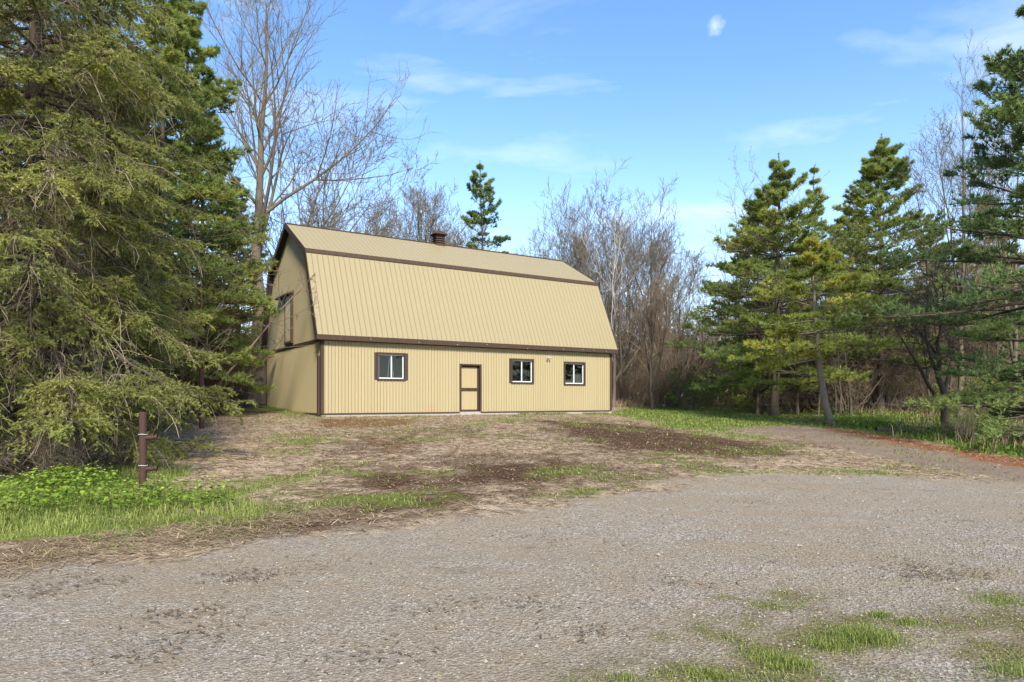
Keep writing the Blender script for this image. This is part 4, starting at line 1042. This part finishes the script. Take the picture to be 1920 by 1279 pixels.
# ------------------------------------------------------------------ ground cover
rng = np.random.default_rng(7)
def scatter(n, x0, x1, y0, y1, dens):
    """n random ground points kept with probability dens(zones, X, Y)"""
    X = x0 + (x1-x0)*rng.random(n); Y = y0 + (y1-y0)*rng.random(n)
    vis = np.abs(X) < Y*.82 + 1.5
    X, Y = X[vis], Y[vis]
    k = rng.random(len(X)) < dens(zones(X, Y), X, Y); return X[k], Y[k]
BC, BS = cos(TH), sin(TH)
def in_barn(X, Y, m=.12):
    u = (X-BX)*BC + (Y-BY)*BS; v = -(X-BX)*BS + (Y-BY)*BC
    return (u > -m) & (u < L_+m) & (v > -m) & (v < W_+m)
def blades(g, X, Y, h, wd, lean=.35, tint=None, segs=True):
    n = len(X)
    if n == 0: return
    Z = Hs(X, Y) - .004; az = rng.random(n)*6.283; ln = lean*h*(.3+rng.random(n)); dx, dy = np.cos(az)*ln, np.sin(az)*ln
    pa = az + 1.57 + rng.normal(0, .5, n); sx, sy = np.cos(pa)*wd*.5, np.sin(pa)*wd*.5
    A = np.stack([X-sx, Y-sy, Z], 1); B = np.stack([X+sx, Y+sy, Z], 1)
    C = np.stack([X+dx*.35-sx*.8, Y+dy*.35-sy*.8, Z+h*.6], 1); D = np.stack([X+dx*.35+sx*.8, Y+dy*.35+sy*.8, Z+h*.6], 1); E_ = np.stack([X+dx, Y+dy, Z+h*(1-.25*lean)], 1)
    Vv = np.stack([A, B, D, C, E_], 1).reshape(-1, 3); b = np.arange(n)*5
    T = np.stack([b+3, b+2, b+4], 1); Qq = np.stack([b, b+1, b+2, b+3], 1)
    t = np.clip(rng.normal(.5, .2, n) if tint is None else tint, 0, 1)
    g.add(Vv, T=T, Q=Qq, tint=np.repeat(t, 5))

# bright verge on the left
g = Geo()
X, Y = scatter(140000, -13, -2.5, 6, 13.5, lambda z, X, Y: z['leftg']*.55)
n = fbm(X*.9+7, Y*.9); blades(g, X, Y, (.04+.13*rng.random(len(X)))*(.2+1.5*n)*np.clip((Y-6.4)/2.4, .30, 1), 0.007+.006*rng.random(len(X)), .75, rng.normal(.60+1.2*(n-.5), .2, len(X)))
link('verge_grass', g.mesh('verge_grass', M_grass), None, 'stuff', 'lush bright green grass below the spruces', 'grass')
# lawn right of the barn
g = Geo()
X, Y = scatter(80000, 3, 26, 14, 48, lambda z, X, Y: np.clip(z['lawn'], 0, 1)*np.clip(34/Y, .3, 1)*.8*~in_barn(X, Y))
blades(g, X, Y, (.035+.075*rng.random(len(X)))*1.0, .035+.02*rng.random(len(X)), .5)
link('lawn_grass', g.mesh('lawn_grass', M_grass), None, 'stuff', 'short green grass on the lawn at the head of the track', 'grass')
# tufts in the field
g = Geo()
X, Y = scatter(420000, -10, 14, 6.5, 36, lambda z, X, Y: z['green']**1.3*sstep(.44, .62, fbm(X*3.3+11, Y*3.3))*np.clip(16/Y, .25, 1)*.8*~in_barn(X, Y)*(1-z['lawn']))
blades(g, X, Y, .025+.065*rng.random(len(X)), .008+.0006*Y, .7, rng.normal(.62, .2, len(X)))
# weeds along the foot of the walls
k = 5200; u = -.3 + (L_+.6)*rng.random(k); v = -.06 - .5*rng.random(k)**2; kk = fbm(u*.9+4, u*0+9) + .25*fbm(u*5, v*5) > .70; u, v = u[kk], v[kk]
k2 = 1500; u = cat_(u, -.08-.5*rng.random(k2)**1.5); v = cat_(v, 1.5+7.4*rng.random(k2)**.8)
blades(g, BX+u*BC-v*BS, BY+u*BS+v*BC, .03+.13*rng.random(len(u))**2, .012+.012*rng.random(len(u)), .7, rng.normal(.5, .2, len(u)))
link('field_grass', g.mesh('field_grass', M_grass), None, 'stuff', 'thin green grass tufts scattered over the brown field', 'grass')
# tufts in the gravel at the lower right
g = Geo()
X, Y = scatter(340000, -.5, 8, 2.6, 7.5, lambda z, X, Y: np.maximum(z['br']**2.2, .16*sstep(-1.5, 3, X-.9*Y+2.6))*sstep(.45, .66, fbm(X*6, Y*6))*.6)
blades(g, X, Y, .008+.026*rng.random(len(X)), .004+.003*rng.random(len(X)), .9, rng.normal(.68, .2, len(X)))
for px, py, rad, hh, k in ((1618, 1200, .17, .085, 1100), (1480, 1250, .12, .06, 500), (1650, 1160, .07, .055, 220), (1700, 1172, .07, .055, 220), (1330, 1272, .10, .05, 300), (1560, 1215, .12, .06, 500), (1880, 1130, .2, .05, 500), (1440, 1235, .14, .05, 400), (1170, 1278, .08, .05, 160), (1900, 1265, .12, .06, 300)):
    c = unproj(px, py); X = c[0] + rng.normal(0, rad*.75, k); Y = c[1] + rng.normal(0, rad*.5, k); d = np.hypot((X-c[0])/rad, (Y-c[1])/rad)
    blades(g, X, Y, hh*(1.1-.25*d).clip(.3, 1.1)*(.6+.6*rng.random(k)), .0045, .5, rng.normal(.62, .16, k))
link('gravel_grass', g.mesh('gravel_grass', M_grass), None, 'stuff', 'low grass and weeds pushing through the gravel in front', 'grass')
# forest floor herbs
g = Geo()
X, Y = scatter(260000, 8, 34, 16, 44, lambda z, X, Y: z['forest']*sstep(.40, .60, fbm(X*.6, Y*.6))*np.clip(30/Y, .3, 1)*.45)
blades(g, X, Y, .06+.17*rng.random(len(X)), .035+.03*rng.random(len(X)), .7, rng.normal(.35, .2, len(X)))
link('woodland_herbs', g.mesh('woodland_herbs', M_leaf), None, 'stuff', 'green herbs and low plants on the shady wood floor', 'undergrowth')
g = Geo()
X, Y = scatter(120000, 6, 34, 17, 50, lambda z, X, Y: z['forest']*sstep(.45, .60, fbm(X*.5+30, Y*.5))*.25)
blades(g, X, Y, .15+.45*rng.random(len(X)), .012+.012*rng.random(len(X)), .6, rng.normal(.4, .25, len(X)))
X, Y = scatter(60000, 5, 13, 40, 52, lambda z, X, Y: .22*z['forest'])
blades(g, X, Y, .25+.55*rng.random(len(X)), .015+.012*rng.random(len(X)), .5, rng.normal(.6, .2, len(X)))
link('dry_weeds', g.mesh('dry_weeds', M_straw), None, 'stuff', 'dry brown weeds standing along the wood edge', 'weeds')
# leafy plants with white flowers
def leafy_patch(g, gf, X, Y, hmax, size):
    n = len(X); Z = Hs(X, Y); hz = hmax*(.25+.75*rng.random(n)); c = np.stack([X, Y, Z+hz], 1)
    az = rng.random(n)*6.283; d = np.stack([np.cos(az), np.sin(az), rng.normal(-.1, .25, n)], 1); s = np.stack([-np.sin(az), np.cos(az), rng.normal(0, .25, n)], 1)
    sz = (size*(.6+.8*rng.random(n)))[:, None]
    Vv = np.stack([c, c+d*sz*.6+s*sz*.55, c+d*sz*1.3+np.array([0, 0, -.2])*sz, c+d*sz*.6-s*sz*.55], 1).reshape(-1, 3)
    g.add(Vv, Q=np.arange(4*n).reshape(-1, 4), tint=np.repeat(np.clip(.25+.55*hz/hmax+rng.normal(0, .12, n), 0, 1), 4))
    k = hz > hmax*.985; cc = c[k] + np.array([0, 0, .02]); m = len(cc)
    for a in (0, 1.57):
        e = np.array([cos(a), sin(a), .3])*.011; f = np.array([-sin(a), cos(a), .0])*.011
        gf.add(np.stack([cc-e-f, cc+e-f, cc+e+f, cc-e+f], 1).reshape(-1, 3), Q=np.arange(4*m).reshape(-1, 4))
P_leafy = poly((60,920),(120,905),(235,915),(300,935),(390,940),(430,960),(330,965),(220,965),(120,965),(40,985),(-30,1010),(-60,960))
g = Geo(); gf = Geo()
X, Y = scatter(90000, -14, -2, 6, 14, lambda z, X, Y: sstep(-.25, .3, sdist(P_leafy, X, Y)+1.2*(fbm(X*1.2, Y*1.2)-.5))*.5)
hm = .16+.34*fbm(X*1.1+5, Y*1.1)*np.clip(1.2-(X+8)/6, .3, 1); leafy_patch(g, gf, X, Y, hm*1.15, .042)
lp = link('leafy_groundcover', g.mesh('leafy_groundcover', M_leaf), None, 'stuff', 'leafy green weeds with tiny white flowers under the spruces', 'weeds')
link('flowers', gf.mesh('flowers', M_flower), lp, 'stuff')
g = Geo(); gf = Geo()
X, Y = scatter(60000, 8, 26, 24, 42, lambda z, X, Y: z['forest']*sstep(.56, .64, fbm(X*.45+8, Y*.45))*.5)
leafy_patch(g, gf, X, Y, .25+.3*rng.random(len(X)), .07)
link('wood_edge_plants', g.mesh('wood_edge_plants', M_leaf), None, 'stuff', 'clumps of fresh leafy plants below the pines', 'plants')
# straw, chaff and twigs lying on the field and along the gravel edge
g = Geo()
def litter(X, Y, L, wd, lift=.012, tint=None):
    n = len(X); az = rng.normal(.2, .9, n); Z = Hs(X, Y)+.004; d = np.stack([np.cos(az), np.sin(az), rng.normal(0, .12, n)], 1)*L[:, None]*.5; s = np.stack([-np.sin(az), np.cos(az), 0*az], 1)*wd[:, None]*.5
    c = np.stack([X, Y, Z+lift*rng.random(n)], 1); m = c + np.array([0, 0, 1])*rng.random((n, 1))*lift
    Vv = np.stack([c-d-s, c-d+s, m+s, c+d+s, c+d-s, m-s], 1).reshape(-1, 3); b = np.arange(n)*6
    g.add(Vv, Q=cat_(np.stack([b, b+1, b+2, b+5], 1), np.stack([b+5, b+2, b+3, b+4], 1)), tint=np.repeat(np.clip(rng.normal(.6, .25, n) if tint is None else tint, 0, 1), 6))
X, Y = scatter(200000, -11, 13, 6, 34, lambda z, X, Y: (1-z['gravel'])*(1-z['lawn'])*(1-z['track'])*(1-z['leftg'])*(1-.75*z['soil'])*np.clip(14/Y, .3, 1)*.34*~in_barn(X, Y))
litter(X, Y, .05+.20*rng.random(len(X))**1.5, .004+.0008*Y+.003*rng.random(len(X)))
edge = np.array([unproj(a, b) for a, b in ((-60,1075),(0,1055),(150,1030),(300,1012),(400,995),(520,978),(640,958))])
k = 4500; s_ = rng.random(k)*(len(edge)-1); i = s_.astype(int); f = (s_-i)[:, None]; c = edge[i]*(1-f)+edge[i+1]*f + rng.normal(0, .30, (k, 2))*(.4+1.2*fbm(s_*2.2, s_*0))[:, None]*1.25
litter(c[:, 0], c[:, 1], .08+.32*rng.random(k)**2, .004+.004*rng.random(k), .012)
X, Y = scatter(30000, -9, 8, 2.6, 9, lambda z, X, Y: (.03+.35*z['br'])*.4); litter(X, Y, .02+.08*rng.random(len(X)), .002+.003*rng.random(len(X)), .008)
X, Y = scatter(150000, -9, 13, 7, 30, lambda z, X, Y: np.clip(z['soil']*1.1+.12, 0, 1)*(1-z['gravel'])*(1-z['lawn'])*(1-z['leftg'])*np.clip(13/Y, .25, 1)*.30*~in_barn(X, Y))
k = len(X); litter(X, Y, .03+.07*rng.random(k), .006+.0007*Y+.008*rng.random(k), .02, np.where(rng.random(k) < .66, .18*rng.random(k), .30+.35*rng.random(k)))
for px, py, nn_ in ((470, 1082, 90), (360, 1154, 70), (75, 1112, 60), (170, 1092, 60), (350, 1195, 50), (455, 1090, 40), (1290, 1095, 50), (1765, 1078, 130), (1700, 1062, 60), (1100, 1185, 40), (830, 1140, 30), (620, 1060, 30), (1010, 1010, 30), (1390, 940, 40), (250, 1240, 40), (690, 1230, 40), (1000, 1140, 30)):
    c = unproj(px, py); sp_ = .10+.02*c[1]; litter(c[0]+rng.normal(0, sp_, nn_), c[1]+rng.normal(0, sp_*.6, nn_), 0.02+.055*rng.random(nn_), .005+.008*rng.random(nn_), .012, rng.random(nn_)*.28)
link('straw_litter', g.mesh('straw_litter', M_straw), None, 'stuff', 'dry straw and chaff strewn over the brown field', 'straw')
# loose stones on the gravel
def stone_mat():
    m = NT('loose_stone', .9); t = m.attr('tint')[0]
    m.color(m.ramp(t, (0, (.11, .09, .068)), (.5, (.23, .195, .152)), (.96, (.31, .268, .212)), (1, (.40, .36, .305)))); m.b.inputs['Specular IOR Level'].default_value = .15; return m.m
g = Geo()
X, Y = scatter(110000, -9, 11, 2.6, 13, lambda z, X, Y: z['gravel']*np.clip((5.0/Y)**2, 0, 1)*(.25+.9*sstep(.4, .62, fbm(X*.9+60, Y*.9)))*.62)
n = len(X); r = (.0035+.006*rng.random(n)**2.5 + .0007*Y)*(1+1.2*(rng.random(n) > .995)); base = np.array([(1,0,0),(0,1,0),(-1,0,0),(0,-1,0),(0,0,.75),(0,0,-.6)])
az = rng.random(n)*6.28; ca, sa = np.cos(az), np.sin(az); v = base[None]*(.65+.6*rng.random((n, 6, 1)))*r[:, None, None]
v = np.stack([v[..., 0]*ca[:, None]*1.2-v[..., 1]*sa[:, None], v[..., 0]*sa[:, None]*1.2+v[..., 1]*ca[:, None], v[..., 2]], -1) + np.stack([X, Y, Hs(X, Y)+r*.25], 1)[:, None]
tf = np.array([(0,1,4),(1,2,4),(2,3,4),(3,0,4)]); T = (np.arange(n)*6)[:, None, None] + tf[None]
g.add(v.reshape(-1, 3), T=T.reshape(-1, 3), tint=np.repeat(rng.random(n), 6))
link('loose_gravel', g.mesh('loose_gravel', stone_mat()), None, 'stuff', 'loose grey and white stones over the gravel driveway', 'gravel')

# clump of dry stalks and fallen log at the wood edge
root = thing('dry_stalk_clump', 'upright clump of pale dry stalks at the wood edge', 'dry plant', (at(1810, 22.5), 22.5, h1(at(1810, 22.5), 22.5)))
g = Geo(); k = 46; a = rng.random(k)*6.28; rr = rng.random(k)*.32; ln = .5+.75*rng.random(k)
p0 = np.stack([rr*np.cos(a), rr*np.sin(a), 0*a-.03], 1); d = np.stack([np.cos(a)*.28*rng.random(k), np.sin(a)*.28*rng.random(k), np.ones(k)], 1)
g.chain(np.stack([p0, p0+d*ln[:, None]*.5, p0+d*ln[:, None]+rng.normal(0, .05, (k, 3))], 1), np.tile([.010, .008, .004], (k, 1)), 4, rng.random(k)); link('stalks', g.mesh('stalks', M_twig_pale, True), root, 'stuff')
for px, Y, ln, rz, r, lab in ((1712, 25.5, 3.0, .15, .10, 'dark fallen log lying in the herbs at the wood edge'), (1778, 23.4, .9, .5, .05, 'short grey fallen branch beside the dry stalks')):
    x = at(px, Y); root = thing('fallen_log', lab, 'log', (x, Y, h1(x, Y)+r*.7), rz)
    g = Geo(); z = np.linspace(-.5, .5, 8)*ln; g.chain(np.stack([z, rng.normal(0, .03, 8), rng.normal(0, .02, 8)+.05*(z/ln)], 1)[None], (r*np.linspace(1.1, .6, 8))[None], 8)
    for s_ in (-.2, .15): g.chain(np.array([[(s_*ln, 0, r*.4), (s_*ln+.15, .1, r+.15), (s_*ln+.25, .12, r+.32)]]), np.array([[.03, .02, .01]]), 5)
    link('bole', g.mesh('bole', M_bark_dark, True), root)
tri = sum(len(m.loop_triangles) if len(m.loop_triangles) else sum(1 for _ in ()) for m in bpy.data.meshes)
print('POLYS', sum(len(m.polygons) for m in bpy.data.meshes), 'TRIS', sum(len(m.loops)-2*len(m.polygons) for m in bpy.data.meshes))
for m in sorted(bpy.data.meshes, key=lambda m: -len(m.loops))[:14]: print('   ', m.name, len(m.loops)-2*len(m.polygons))
